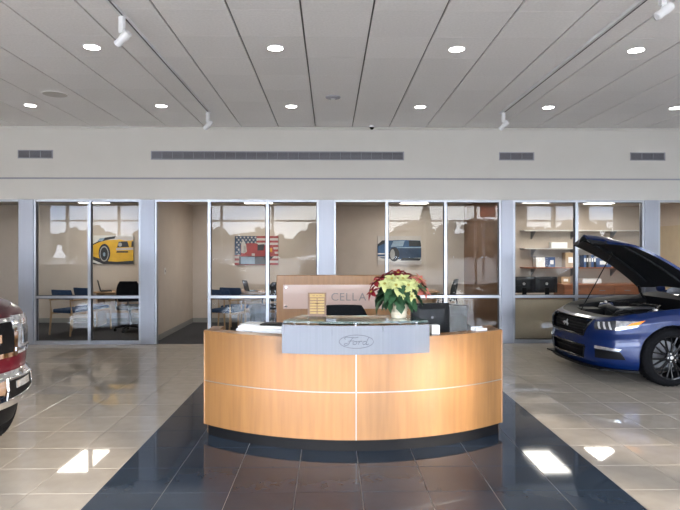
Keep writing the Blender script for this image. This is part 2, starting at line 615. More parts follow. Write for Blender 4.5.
# ---- side walls, shop front behind the camera
struct('wall_left', MB().bbox(XL - 0.15, XL, YF, YB, 0, ZC + 0.1), 'wall')
struct('wall_right', MB().bbox(XR, XR + 0.15, YF, YB, 0, ZC + 0.1), 'wall')
front = sempty('wall_front', 'glazed shop front with white frames')
MB().bbox(XL, XR, YF - 0.15, YF, 3.5, ZC + 0.1).build('header', 'wall', front)
MB().bbox(XL, XR, YF - 0.12, YF - 0.02, -0.1, 0.12).build('sill', 'white_paint', front)
MB().bbox(XL, XR, YF - 0.10, YF - 0.03, 2.82, 2.90).build('transom', 'white_paint', front)
fx = [-11.3, -9.1, -6.9, -4.7, -2.5, -0.3, 1.9, 4.1, 6.3]
for x in fx:
    MB().bbox(x - 0.05, x + 0.05, YF - 0.12, YF, 0, 3.52).build('mullion', 'white_paint', front)
for (x0, x1) in ((7.9, 8.5), (10.9, 11.2)):
    MB().bbox(x0, x1, YF - 0.25, YF + 0.12, 0, 3.6).build('column', 'wall', front)
MB().bbox(9.62, 9.80, YF - 0.12, YF, 0, 3.52).build('mullion', 'white_paint', front)  # extra wide mullion, out of view, added to throw shade on the reception desk
MB().bbox(XL + .02, XR - .02, YF - 0.07, YF - 0.06, 0.1, 3.52).build('pane', 'front_pane', front)

# ---- outside, seen only as a reflection in the office glass
struct('parking_lot', MB().bbox(-90, 90, -95, YF - 0.12, -0.3, -0.02), 'asphalt', label='grey asphalt lot outside the shop front')
tl = MB()
rr = random.Random(3)
for k in range(90):
    x = -85 + k * 1.95 + rr.uniform(-1, 1)
    h = rr.uniform(3.0, 5.4) + (1.0 if x > 10 else 0)
    tl.sphere((x, -78 + rr.uniform(-3, 3), h * 0.55), 1.0, 8, 6, (rr.uniform(1.4, 2.6), 1.5, h * 0.55))
    for q in range(4):
        tl.sphere((x + rr.uniform(-1.6, 1.6), -77 + rr.uniform(-2, 2), h * rr.uniform(.75, 1.0)), 1.0, 7, 5, (rr.uniform(.5, .9), .7, rr.uniform(.5, .9)))
o = tl.build('tree_line', 'tree_far', None, 60)
o['kind'] = 'stuff'
o['label'] = 'far line of bare trees mirrored in the office glass'
o['category'] = 'trees'
def conifer(x, y, h, w, lab):
    t = thing('conifer', lab, 'tree', (x, y, -0.02))
    MB().cyl((0, 0, 0), (0, 0, h * .9), 0.09, 0.03, 8).build('trunk', 'walnut', t)
    mb = MB()
    n = 13
    for k in range(n):
        z0 = 0.35 + (h - 0.5) * k / n
        r = w * (1 - k / n) + 0.08
        prof = []
        m = 18
        r0 = []
        for q in range(m):
            a = 2 * pi * q / m + k
            e = r * (1.0 if q % 2 else 0.72)
            r0.append(Vector((e * cos(a), e * sin(a), z0 - 0.12)))
        top = [Vector((.04 * cos(2 * pi * q / m + k), .04 * sin(2 * pi * q / m + k), z0 + h / n * 1.5)) for q in range(m)]
        mb.loft([r0, top], True, True)
    mb.build('foliage', 'conifer', t)
    return t
conifer(6.6, -20, 5.3, 1.55, 'tall dark conifer standing in the lot, mirrored in the office glass')
t = thing('pole_sign', 'red square sign on a tall pole, mirrored in the office glass', 'sign', (10.9, -21, -0.02))
MB().cyl((0, 0, 0), (0, 0, 7.5), 0.10, 0.08, 12).build('pole', 'mid_grey', t)
MB().rbox((0.3, 0, 4.6), (1.1, 0.2, 1.3), 0.05).build('sign_box', 'sign_red', t)

# ---- office fronts
FW = 0.05
def member(par, x0, x1, z0, z1, d=0.10, name='frame_member', m='alu'):
    o = MB().bbox(x0, x1, YB - 0.012, YB - 0.012 + d, z0, z1).build(name, m, par)
    return o
def pane(par, x0, x1, z0, z1):
    o = MB().bbox(x0, x1, YB + 0.036, YB + 0.042, z0, z1).build('pane', 'pane', par)
    g = MB()
    w = 0.012
    for a in ((x0, x0 + w, z0, z1), (x1 - w, x1, z0, z1), (x0, x1, z0, z0 + w), (x0, x1, z1 - w, z1)):
        g.bbox(a[0], a[1], YB + 0.020, YB + 0.030, a[2], a[3])
    g.build('gasket', 'gasket', o)
    return o
ZS, ZR0, ZR1, ZH = 0.062, 0.785, 0.828, 2.438
def window(n, x0, x1, xs, door=None, label=None):
    """x0..x1 clear opening between pillars; xs mullion centres; door = (x0,x1) clear doorway"""
    w = sempty('window_%d' % n, label)
    member(w, x0, x1, ZH, 2.475)
    gx0 = x0
    if door:
        gx0 = door[1]
        member(w, x0, x0 + 0.03, 0, ZH)
        member(w, gx0 - 0.02, gx0 + 0.03, 0, ZH, name='door_jamb')
        gx0 += 0.03
    else:
        member(w, x0, x0 + 0.035, 0, ZH)
        gx0 += 0.035
    member(w, x1 - 0.035, x1, 0, ZH)
    gx1 = x1 - 0.035
    member(w, gx0, gx1, 0, ZS, name='sill')
    edges = [gx0]
    for x in xs:
        member(w, x - FW / 2, x + FW / 2, ZS, ZH, name='mullion')
        edges += [x - FW / 2, x + FW / 2]
    edges.append(gx1)
    for k in range(0, len(edges), 2):
        a, b = edges[k], edges[k + 1]
        member(w, a, b, ZR0, ZR1, name='rail')
        pane(w, a, b, ZS, ZR0)
        pane(w, a, b, ZR1, ZH)
    return w
window(1, -5.06, -3.244, [-4.12], label='office front with two glazed bays beside the doorway with chairs behind')
window(2, -3.005, -0.20, [-1.083], door=(-3.005, -2.084), label='office front with open doorway and flag picture behind')
window(3, 0.06, 2.949, [1.986], door=(0.06, 0.965), label='office front with open doorway and blue car picture behind')
window(4, 3.157, 5.444, [4.263], label='office front with shelves and two screens behind')
w5 = sempty('window_5', 'office front with doorway at the right edge')
member(w5, 5.689, 8.6, ZH, 2.475)
member(w5, 5.689, 5.72, 0, ZH)
member(w5, 6.9, 6.95, 0, ZH, name='mullion')
pane(w5, 6.95, 8.6, ZS, ZH)
w6 = sempty('window_6', 'office front with doorway at the left edge')
member(w6, -8.4, -5.314, ZH, 2.475)
member(w6, -6.6, -6.55, 0, ZH, name='mullion')
pane(w6, -8.4, -6.6, ZS, ZH)
PILLARS = ['at the left edge beside the maroon truck', 'between the yellow car picture and the open doorway', 'behind the name sign in the middle',
           'between the blue car picture and the shelves', 'at the right edge above the raised hood', 'left of the picture, out of view', 'right of the picture, out of view']
for n, (x0, x1) in enumerate(((-5.314, -5.06), (-3.244, -3.005), (-0.20, 0.06), (2.949, 3.157), (5.444, 5.689), (-8.65, -8.4), (8.6, 8.85))):
    b = MB().rbox(((x0 + x1) / 2, YB + 0.045, 1.2375), (x1 - x0, 0.15, 2.475), 0.008)
    struct('trim_%d' % (4 + n), b, 'col_alu', label='silver clad pillar ' + PILLARS[n])
MB_ = MB().bbox(XL, -8.65, YB, YB + 0.12, 0, 2.48)
struct('wall_back_left', MB_, 'wall')
struct('wall_back_right', MB().bbox(8.85, XR, YB, YB + 0.12, 0, 2.48), 'wall')

# ---- offices: carpet, back wall, partitions, ceiling
struct('carpet', MB().bbox(-8.65, 8.85, YB, YO + 0.1, -0.12, -0.001), 'carpet', label='dark grey carpet in the offices')
struct('wall_office_back', MB().bbox(-8.65, 8.85, YO, YO + 0.12, 0, 2.75), 'office_wall')
struct('ceiling_office', MB().bbox(-8.65, 8.85, YB + 0.14, YO + 0.1, 2.60, 2.70), 'office_ceil')
def partition(n, x, ml='office_wall'):
    return struct('wall_partition_%s' % n, MB().bbox(x - 0.06, x + 0.06, YB + 0.115, YO, 0, 2.62), ml)
partition('left_end', -8.5)
partition('left', -3.125)
partition('middle', -0.07)
partition('right', 3.05, 'brown_wall')
partition('right_end', 7.26)
partition('far_right_end', 8.7)
for n, (x, y0, y1) in enumerate(((-3.065, YB + .115, YO), (-0.01, YB + .115, YO), (7.2, YB + .115, 11.4))):
    struct('baseboard_side_%d' % n, MB().bbox(x, x + 0.012, y0, y1, 0, 0.10), 'baseboard')
for n, (x0, x1) in enumerate(((-8.44, -3.19), (-3.05, -0.13), (0.0, 2.99), (3.11, 7.2))):
    struct('baseboard_back_%d' % n, MB().bbox(x0, x1, YO - 0.012, YO, 0, 0.10), 'baseboard')
# door in the far right partition
d = sempty('door_1', 'beige door with pale frame in the office at the right edge')
MB().bbox(7.17, 7.2, 11.70, 12.62, 0.0, 2.12).build('door_leaf', 'panel_beige', d)
MB().bbox(7.165, 7.2, 11.62, 11.70, 0, 2.2).bbox(7.165, 7.2, 12.62, 12.70, 0, 2.2).bbox(7.165, 7.2, 11.70, 12.62, 2.12, 2.2).build('door_frame', 'office_wall', d)
MB().cyl((7.17, 11.80, 1.0), (7.12, 11.80, 1.0), 0.012, n=8).cyl((7.12, 11.80, 1.0), (7.12, 11.92, 1.0), 0.012, n=8).build('door_handle', 'chrome', d)
# light panels in the office ceilings
OL = [(-4.90, 11.60, 'beside the yellow car picture'), (-1.50, 11.60, 'above the flag picture'), (1.75, 11.60, 'above the blue car picture'),
      (4.27, 11.40, 'above the desk with two screens'), (5.65, 11.60, 'nearest the right edge, over the shelves')]
for (x, y, s) in OL:
    t = thing('office_light', 'flat white light panel in the office ceiling ' + s, 'ceiling light', (x, y, 2.60), 0, 'office ceiling light panels')
    MB().bbox(-.31, .31, -.61, .61, -0.012, 0.0).build('light_frame', 'white_paint', t)
    MB().bbox(-.28, .28, -.58, .58, -0.016, -0.010).build('diffuser', 'panel_on', t)

# ================================================================== CEILING AND WALL FIXTURES
def ring_word(x, y):
    return ''
DL = [(-2.473, 6.035, 'front row, nearest the left lamp track'), (-0.575, 6.035, 'front row, over the left half of the desk'),
      (1.322, 6.035, 'front row, over the right half of the desk'), (3.219, 6.035, 'front row, nearest the blue car'),
      (-4.37, 8.49, 'back row, leftmost by the round ceiling speaker'), (-2.473, 8.49, 'back row, left of the lamp track end'),
      (-0.575, 8.49, 'back row, left of the smoke detector'), (1.322, 8.49, 'back row, right of the smoke detector'),
      (3.219, 8.49, 'back row, right of the right track end'), (5.116, 8.49, 'back row, cut by the right edge')]
ring_m = MB().lathe([(0.078, 0.0), (0.094, -0.001), (0.096, -0.005), (0.090, -0.008), (0.078, -0.005), (0.078, 0.0)], n=28).mesh('trim_ring', 40)
ring_m.materials.append(MATS['white_paint'])
disc_m = MB().cyl((0, 0, 0), (0, 0, -0.004), 0.080, n=28).mesh('lens')
disc_m.materials.append(MATS['lamp_on'])
for (x, y, s) in DL:
    t = thing('downlight', 'round white recessed ceiling downlight, ' + s, 'downlight', (x, y, ZC), 0, 'recessed downlights')
    link('trim_ring', ring_m, None, t)
    link('lens', disc_m, None, t)
t = thing('ceiling_speaker', 'round grey perforated ceiling speaker above the left vent', 'speaker', (-3.72, 7.87, ZC))
MB().lathe([(0.0001, -0.006), (0.10, -0.010), (0.155, -0.006)], n=32).build('grille', 'pic_light', t, 40)
MB().lathe([(0.155, 0.0), (0.155, -0.010), (0.172, -0.006), (0.175, 0.0)], n=32).build('rim', 'ceil', t, 40)
t = thing('smoke_detector', 'small round grey smoke detector in the middle of the ceiling', 'detector', (0.034, 7.96, ZC))
MB().lathe([(0.0001, -0.028), (0.055, -0.028), (0.065, -0.018), (0.10, -0.014), (0.105, 0.0)], n=24).build('body', 'vent_grey', t, 40)
MB().lathe([(0.0001, -0.034), (0.03, -0.034), (0.034, -0.027)], n=16).build('cap', 'white_plastic', t, 40)
t = thing('security_camera', 'tiny black dome camera at the top of the white wall', 'camera', (0.70, 9.80, ZC))
MB().lathe([(0.05, 0.0), (0.05, -0.025), (0.04, -0.03)], n=16).build('mount', 'white_plastic', t, 40)
MB().sphere((0, 0, -0.03), 0.038, 12, 8).build('dome', 'black_gloss', t, 60)

def track(x, lab, y_near, y_far, heads):
    t = thing('lamp_track', lab, 'lamp track', (x, 0, ZC))
    mb = MB().bbox(-0.020, 0.020, y_near, y_far, -0.032, -0.0005)
    mb.build('rail', 'white_plastic', t)
    MB().bbox(0.004, 0.019, y_near + 0.02, y_far - 0.02, -0.0335, -0.031).build('slot', 'vent_dark', t)
    MB().bbox(-0.022, 0.022, y_far - 0.03, y_far + 0.01, -0.035, -0.0005).build('end_cap', 'white_plastic', t)
    for (y, aim, hl) in heads:
        h = thing('track_spotlight', hl, 'spotlight', (x, y, ZC - 0.034), aim, 'spotlights on the lamp tracks')
        MB().rbox((0, 0, -0.075), (0.05, 0.045, 0.15), 0.008).build('gear_box', 'white_plastic', h)
        MB().cyl((0, 0, -0.15), (0, 0, -0.19), 0.012, n=10).build('swivel', 'white_plastic', h)
        Mx = Matrix.Rotation(R(52), 3, 'Y')
        head = MB()
        prof = [(0.026, -0.075), (0.034, -0.068), (0.034, 0.0), (0.040, 0.03), (0.040, 0.085), (0.036, 0.087), (0.036, 0.06)]
        rings = []
        for (r, hh) in prof:
            rings.append([Mx @ Vector((r * cos(2 * pi * k / 18), r * sin(2 * pi * k / 18), hh)) + Vector((0.0, 0, -0.20)) for k in range(18)])
        head.loft(rings, True, False)
        head.build('lamp_head', 'white_plastic', h, 40)
        lens = MB().cyl(Mx @ Vector((0, 0, -0.070)) + Vector((0, 0, -0.20)), Mx @ Vector((0, 0, -0.066)) + Vector((0, 0, -0.20)), 0.024, n=14)
        lens.build('back_cap', 'white_plastic', h)
track(-1.85, 'long white ceiling lamp track on the left', 1.5, 8.86, [(5.16, R(-20), 'white track spotlight near the top edge on the left track'), (8.74, R(-30), 'white track spotlight at the far end of the left track')])
track(2.61, 'long white ceiling lamp track on the right', 1.5, 8.80, [(4.50, R(10), 'white track spotlight in the top right corner'), (8.68, R(-40), 'white track spotlight at the far end of the right track')])

def vent(x0, x1, z0, z1, n, lab):
    t = thing('air_vent', lab, 'vent', ((x0 + x1) / 2, YB, (z0 + z1) / 2), 0, 'air vents along the white wall')
    w, h = (x1 - x0) / 2, (z1 - z0) / 2
    f = 0.014
    mb = MB().bbox(-w, w, -0.012, 0, h - f, h).bbox(-w, w, -0.012, 0, -h, -h + f).bbox(-w, -w + f, -0.012, 0, -h, h).bbox(w - f, w, -0.012, 0, -h, h)
    mb.build('vent_frame', 'vent_grey', t)
    MB().bbox(-w + f, w - f, -0.002, 0, -h + f, h - f).build('backing', 'vent_dark', t)
    sw = (2 * w - 2 * f) / n
    me = MB()
    for k in range(6):
        z = -h + f + (2 * h - 2 * f) * (k + 0.5) / 6
        me.box((0, -0.005, z), (sw - 0.012, 0.012, 0.004), M=Matrix.Rotation(R(35), 3, 'X'))
    me.bbox(sw / 2 - 0.008, sw / 2, -0.012, -0.001, -h + f, h - f)
    me.bbox(-sw / 2, -sw / 2 + 0.001, -0.012, -0.001, -h + f, h - f)
    m_ = me.mesh('louvre')
    m_.materials.append(MATS['vent_grey'])
    for k in range(n):
        o = link('louvre', m_, None, t)
        o.location = (-w + f + sw * (k + 0.5), 0, 0)
vent(-5.331, -4.738, 3.174, 3.318, 3, 'short grey wall vent at the far left above the yellow car picture')
vent(-3.073, 1.268, 3.157, 3.307, 24, 'very long grey louvred vent across the middle of the white wall')
vent(2.914, 3.523, 3.161, 3.302, 3, 'short grey wall vent right of the long vent')
vent(5.199, 5.812, 3.164, 3.304, 3, 'short grey wall vent at the far right above the blue car')

# switch plate on the partition by the doorway
t = thing('light_switch', 'small pale switch plate on the beige wall inside the left doorway', 'switch', (-3.065, 10.74, 1.22))
MB().bbox(0, 0.008, -0.04, 0.04, -0.06, 0.06).build('plate', 'pic_light', t)
MB().bbox(0.008, 0.016, -0.008, 0.008, -0.016, 0.016).build('toggle', 'mid_grey', t)

# ================================================================== RECEPTION DESK
DX, DYC, DR = 0.205, 6.705, 2.08
HA = math.asin(1.305 / DR)
desk = thing('reception_desk', 'curved maple reception desk on dark tiles with black plinth', 'reception desk', (0, 0, 0))
def aslab(r0, r1, a0, a1, z0, z1, n=24):
    return MB().arc_slab(DX, DYC, r0, r1, a0, a1, z0, z1, n)
aslab(DR - 0.10, DR - 0.014, -HA + .012, HA - .012, 0.0, 0.095, 40).build('plinth', 'black', desk, 30)
aslab(DR - 0.09, DR - 0.018, -HA + .01, HA - .01, 0.095, 0.895, 40).build('carcass', 'maple_dark', desk, 30)
g = 0.0022
for (a0, a1) in ((-HA, -g), (g, HA)):
    for (z0, z1) in ((0.092, 0.470), (0.478, 0.885)):
        aslab(DR - 0.018, DR, a0, a1, z0, z1, 26).build('front_panel', 'maple', desk, 30)
aslab(DR - 0.018, DR + 0.0015, -g, g, 0.092, 0.885, 2).build('vertical_strip', 'strip', desk)
aslab(DR - 0.018, DR + 0.0015, -HA, HA, 0.470, 0.478, 40).build('horizontal_strip', 'strip', desk, 30)
aslab(DR - 0.13, DR + 0.004, -HA - .004, HA + .004, 0.885, 0.912, 40).build('top_ledge', 'maple', desk, 30)
for s in (-1, 1):
    a = s * HA
    p = Vector((DX + sin(a) * (DR - 0.02), DYC - cos(a) * (DR - 0.02), 0))
    MB().rbox((p.x + s * 0.008, p.y + 0.015, 0.50), (0.035, 0.06, 0.822), 0.006).build('end_post', 'maple', desk)
    # short return wing
    MB().bbox(p.x - 0.02 * (1 if s > 0 else 0), p.x + 0.02 * (1 if s < 0 else 0), p.y + 0.03, p.y + 0.26, 0.0, 0.89).build('return_wing', 'maple', desk)
    MB().bbox(p.x - 0.10 * (1 if s > 0 else 0), p.x + 0.10 * (1 if s < 0 else 0), p.y + 0.02, p.y + 0.27, 0.886, 0.912).build('wing_cap', 'maple', desk)
aslab(DR - 0.72, DR - 0.10, -HA * .97, HA * .97, 0.715, 0.745, 40).build('worktop', 'maple_dark', desk, 30)
for a in (-0.55, 0.0, 0.55):
    aslab(DR - 0.68, DR - 0.12, a - 0.008, a + 0.008, 0.0, 0.715, 2).build('support_panel', 'maple_dark', desk)
# raised transaction riser behind the steel plate
RA = 0.285
aslab(DR - 0.05, DR - 0.005, -RA, RA, 0.90, 1.010, 20).build('riser', 'maple', desk, 30)
# steel sign plate with engraved oval and script
plate = aslab(DR + 0.030, DR + 0.042, -RA, RA, 0.785, 1.014, 30).build('steel_plate', 'steel', desk, 30, label='brushed steel plate with an engraved oval emblem')
for a in (-0.24, 0, 0.24):
    d_ = Vector((sin(a), -cos(a), 0))
    c_ = Vector((DX, DYC, 0.96))
    MB().cyl(c_ + d_ * (DR - 0.006), c_ + d_ * (DR + 0.031), 0.010, n=10).build('spacer', 'chrome', desk)
EM_W, EM_H, EM_Z = 0.136, 0.053, 0.888
def on_plate(u, v, off=0.0):
    a = u / (DR + 0.042)
    r = DR + 0.042 + off
    return Vector((DX + sin(a) * r, DYC - cos(a) * r, EM_Z + v))
def stroke(pts, r):
    # catmull-rom smoothing
    P = [Vector((p[0], p[1], 0)) for p in pts]
    out = []
    for i in range(len(P) - 1):
        p0, p1, p2, p3 = P[max(i - 1, 0)], P[i], P[i + 1], P[min(i + 2, len(P) - 1)]
        for k in range(5):
            t_ = k / 5
            out.append(0.5 * ((2 * p1) + (p2 - p0) * t_ + (2 * p0 - 5 * p1 + 4 * p2 - p3) * t_ ** 2 + (3 * p1 - p0 - 3 * p2 + p3) * t_ ** 3))
    out.append(P[-1])
    return MB().tube([on_plate(q.x * EM_W, q.y * EM_H * 1.25, 0.0006) for q in out], r, 6)
ell = [(cos(2 * pi * k / 48), sin(2 * pi * k / 48)) for k in range(49)]
MB().tube([on_plate(x * EM_W, y * EM_H, 0.0006) for x, y in ell], 0.0017, 6).build('emblem_oval', 'engrave', plate)
sc = [[(-.62, .28), (-.70, .42), (-.58, .55), (-.36, .52), (-.10, .46), (.08, .52), (.12, .60)],
      [(-.20, .46), (-.32, .20), (-.40, -.12), (-.50, -.38), (-.64, -.44), (-.70, -.30), (-.62, -.18), (-.52, -.24)],
      [(-.46, .06), (-.34, .10), (-.20, .08), (-.14, .14)],
      [(-.02, .02), (-.12, .02), (-.20, -.14), (-.17, -.32), (-.07, -.34), (.01, -.20), (.01, -.04), (-.04, .02), (.08, -.02)],
      [(.10, .02), (.16, .06), (.14, -.14), (.11, -.36)],
      [(.14, -.14), (.20, .00), (.28, .06), (.33, .00)],
      [(.56, .00), (.46, .04), (.37, -.12), (.39, -.32), (.48, -.34), (.56, -.20), (.60, .04)],
      [(.72, .52), (.66, .26), (.59, -.06), (.58, -.30), (.64, -.36), (.74, -.24)]]
for st in sc:
    stroke(st, 0.0021).build('emblem_script', 'engrave', plate)
# glass transaction top on steel posts
gt = aslab(DR - 0.40, DR + 0.035, -RA + .004, RA - .004, 1.030, 1.046, 30).build('glass_top', 'counter_glass', desk, 30, label='greenish curved glass counter top')
for a in (-0.245, 0.0, 0.245):
    for r in (DR - 0.028,):
        d_ = Vector((sin(a), -cos(a), 0))
        c_ = Vector((DX, DYC, 0))
        MB().cyl(c_ + d_ * r + Vector((0, 0, 1.010)), c_ + d_ * r + Vector((0, 0, 1.030)), 0.014, n=14).build('glass_post', 'chrome', desk, 30)
for a in (-0.23, 0.0, 0.23):
    d_ = Vector((sin(a), -cos(a), 0))
    c_ = Vector((DX, DYC, 0))
    MB().cyl(c_ + d_ * (DR - 0.34) + Vector((0, 0, 0.745)), c_ + d_ * (DR - 0.34) + Vector((0, 0, 1.030)), 0.012, n=12).build('rear_post', 'chrome', desk, 30)

# back panel with raised sign
PY = 7.0
bp = thing('sign_wall', 'low maple wall behind the desk chair carrying the name sign', 'sign wall', (DX, PY, 0))
MB().rbox((0, 0.04, 0.655), (1.72, 0.08, 1.31), 0.012).build('panel', 'maple', bp)
MB().bbox(-0.86, 0.86, -0.42, 0.0, 0.70, 0.74).build('back_counter', 'maple', bp)
MB().bbox(-0.84, -0.82, -0.40, 0.0, 0.0, 0.70).bbox(0.82, 0.84, -0.40, 0.0, 0.0, 0.70).build('counter_side', 'maple_dark', bp)
ac = MB().bbox(-0.775, 0.775, -0.034, -0.022, 0.905, 1.195).build('sign_plate', 'acrylic', bp, label='pinkish frosted acrylic sign plate')
for sx in (-.74, .74):
    for sz in (.935, 1.165):
        MB().cyl((sx, 0, sz), (sx, -0.042, sz), 0.012, n=10).build('standoff', 'chrome', bp)
def text_mesh(ch, size, ext):
    cu = bpy.data.curves.new('letter', 'FONT')
    cu.body = ch
    cu.size = size
    cu.extrude = ext
    cu.align_x = 'LEFT'
    o = bpy.data.objects.new('letter', cu)
    COL.objects.link(o)
    bpy.context.view_layer.update()
    dg = bpy.context.evaluated_depsgraph_get()
    me = bpy.data.meshes.new_from_object(o.evaluated_get(dg))
    bpy.data.objects.remove(o)
    bpy.data.curves.remove(cu)
    return me
def words(txt, x0, z0, size, y, par, m, gap=0.02, ext=0.004, sx=1.0):
    x = x0
    for ch in txt:
        if ch == ' ':
            x += size * 0.35
            continue
        me = text_mesh(ch, size, ext)
        xs = [v.co.x for v in me.vertices]
        a, b = min(xs), max(xs)
        for v in me.vertices:
            v.co = Vector(((v.co.x - a) * sx + x, y - v.co.z, z0 + v.co.y))
        me.update()
        link('letter', me, m, par)
        x += (b - a) * sx + gap
    return x
words('CELLA', -0.195, 1.005, 0.135, -0.040, bp, 'letter', gap=0.021, ext=0.004)

# ================================================================== THINGS ON THE DESK
def swivel_chair(lab, loc, rz, m='chair_black', seat_z=0.48, back_top=1.03, bw=0.22, group=None):
    t = thing('office_chair', lab, 'chair', loc, rz, group)
    MB().rbox((0, 0, seat_z), (0.48, 0.48, 0.08), 0.05).build('seat', m, t, 50)
    rings = []
    z0 = seat_z + 0.12
    n = 9
    for k in range(n):
        f_ = k / (n - 1)
        z = z0 + (back_top - z0) * f_
        w = bw * (0.86 + 0.20 * sin(pi * min(f_ * 1.1, 1))) * (1.0 if f_ < .82 else sqrt(max(0.02, 1 - ((f_ - .82) / .18) ** 2 * 0.30)))
        x = -0.20 - 0.07 * f_
        ring = []
        for q in range(16):
            a = 2 * pi * q / 16
            yy = w * (abs(cos(a)) ** 0.6) * (1 if cos(a) > 0 else -1)
            ring.append(Vector((x - 0.035 * sin(a) + 0.10 * (yy / bw) ** 2 * .5, yy, z)))
        rings.append(ring)
    MB().loft(rings, True, True).build('backrest', m, t, 50)
    MB().tube([(-0.05, 0, seat_z - 0.05), (-0.25, 0, seat_z - 0.04), (-0.27, 0, seat_z + .05), (-0.25, 0, z0 + 0.10)], 0.022, 8).build('back_bar', 'black', t, 50)
    MB().cyl((0, 0, 0.10), (0, 0, seat_z - 0.04), 0.028, n=14).build('column', 'dark_grey', t, 40)
    for k in range(5):
        a = 2 * pi * k / 5 + 0.3
        MB().tube([(0, 0, 0.11), (0.15 * cos(a), 0.15 * sin(a), 0.10), (0.28 * cos(a), 0.28 * sin(a), 0.075)], [0.028, 0.024, 0.016], 8).build('base_leg', 'black', t, 50)
        MB().cyl((0.28 * cos(a) - 0.02 * sin(a), 0.28 * sin(a) + 0.02 * cos(a), 0.030), (0.28 * cos(a) + 0.02 * sin(a), 0.28 * sin(a) - 0.02 * cos(a), 0.030), 0.030, n=12).cyl(
            (0.28 * cos(a), 0.28 * sin(a), 0.04), (0.28 * cos(a), 0.28 * sin(a), 0.08), 0.010, n=8).build('caster', 'black', t, 40)
    for s in (-1, 1):
        MB().tube([(0.05, s * 0.20, seat_z - .02), (0.06, s * 0.275, seat_z), (0.06, s * 0.28, seat_z + .2)], 0.014, 8).build('arm_post', 'black', t, 50)
        MB().rbox((0.03, s * 0.28, seat_z + 0.21), (0.24, 0.06, 0.03), 0.012).build('armrest', 'black', t, 50)
    return t
swivel_chair('black swivel chair behind the reception desk', (0.14, 5.72, 0), R(-90), back_top=1.045, bw=0.25)

# computer screen seen from behind
def monitor(lab, loc, rz, w, h, logo=False, lift=0.10, group=None, stand_x=-0.055):
    t = thing('monitor', lab, 'monitor', loc, rz, group)
    # screen faces +x
    zc = lift + h / 2
    def ring(x, s_, dz=0):
        o = []
        rr_ = 0.012
        for (sy, sz, a0) in ((1, 1, 0), (-1, 1, 90), (-1, -1, 180), (1, -1, 270)):
            for k in range(4):
                a = R(a0 + 30 * k)
                o.append(Vector((x, sy * (w / 2 * s_ - rr_) + rr_ * cos(a), zc + dz + sz * (h / 2 * s_ - rr_) + rr_ * sin(a))))
        return o
    MB().loft([ring(0.012, 0.985), ring(0.012, 1), ring(-0.012, 1), ring(-0.018, 0.96), ring(-0.045, 0.72), ring(-0.052, 0.62)], True, True).build('housing', 'dark_grey', t, 30)
    MB().bbox(0.012, 0.0135, -w / 2 + .015, w / 2 - .015, zc - h / 2 + .015, zc + h / 2 - .015).build('display', 'screen', t)
    MB().rbox((stand_x - 0.012, 0, lift * 0.5 + 0.05), (0.03, 0.08, lift + 0.10), 0.008).build('stand_neck', 'black', t)
    MB().rbox((-0.03, 0, 0.008), (0.18, 0.24, 0.016), 0.02).build('stand_foot', 'black', t)
    if logo:
        mb = MB().lathe([(0.022, 0), (0.022, 0.002), (0.017, 0.002), (0.017, 0)], n=20, axis='x')
        mb.bbox(0, 0.002, -0.008, -0.004, -0.011, 0.011).bbox(0, 0.002, 0.004, 0.008, -0.011, 0.011)
        o = mb.build('logo', 'paper', t)
        o.location = (-0.0555, 0, zc + 0.02)
    else:
        MB().cyl((-0.050, 0, zc + 0.02), (-0.0535, 0, zc + 0.02), 0.012, n=14).build('logo', 'mid_grey', t)
    return t
mon = monitor('black computer screen seen from behind beside the poinsettia', (0.91, 5.27, 0.745), R(104), 0.375, 0.29, lift=0.095)
# small white tissue box and phone near the screen
t = thing('note_cube', 'small white paper cube on the desk rim in front of the black screen', 'note cube', (0.865, 4.80, 0.912), R(12))
MB().rbox((0, 0, 0.042), (0.07, 0.07, 0.08), 0.006).build('paper_block', 'paper', t)
MB().bbox(-.037, .037, -.037, .037, 0.0, 0.012).build('tray', 'mid_grey', t)
t = thing('desk_phone', 'black desk phone beside the white paper cube', 'phone', (0.78, 5.02, 0.745), R(-110))
MB().prism([(-.10, 0), (.10, 0), (.10, .03), (-.10, .09)], -0.09, 0.09, lambda u, v, w: (u, w, v)).build('base', 'black', t)
MB().rbox((-0.01, -0.06, 0.088), (0.20, 0.045, 0.03), 0.012, M=Matrix.Rotation(R(17), 3, 'Y')).build('handset', 'black', t, 50)
MB().box((0.02, 0.03, 0.058), (0.10, 0.08, 0.006), M=Matrix.Rotation(R(17), 3, 'Y')).build('keypad', 'mid_grey', t)
# card tray at the right
t = thing('card_tray', 'small clear tray of cards on the right wing of the desk', 'card tray', (1.30, 5.04, 0.912), R(25))
MB().bbox(-.06, .06, -.035, .035, 0, .004).bbox(-.06, .06, -.035, -.031, 0, .02).bbox(-.06, .06, .031, .035, 0, .03).build('tray', 'white_plastic', t)
for k in range(3):
    MB().box((-0.035 + k * 0.036, 0, 0.012), (0.03, 0.055, 0.014), M=Matrix.Rotation(R(8 * (k - 1)), 3, 'X')).build('card_stack', 'paper', t)
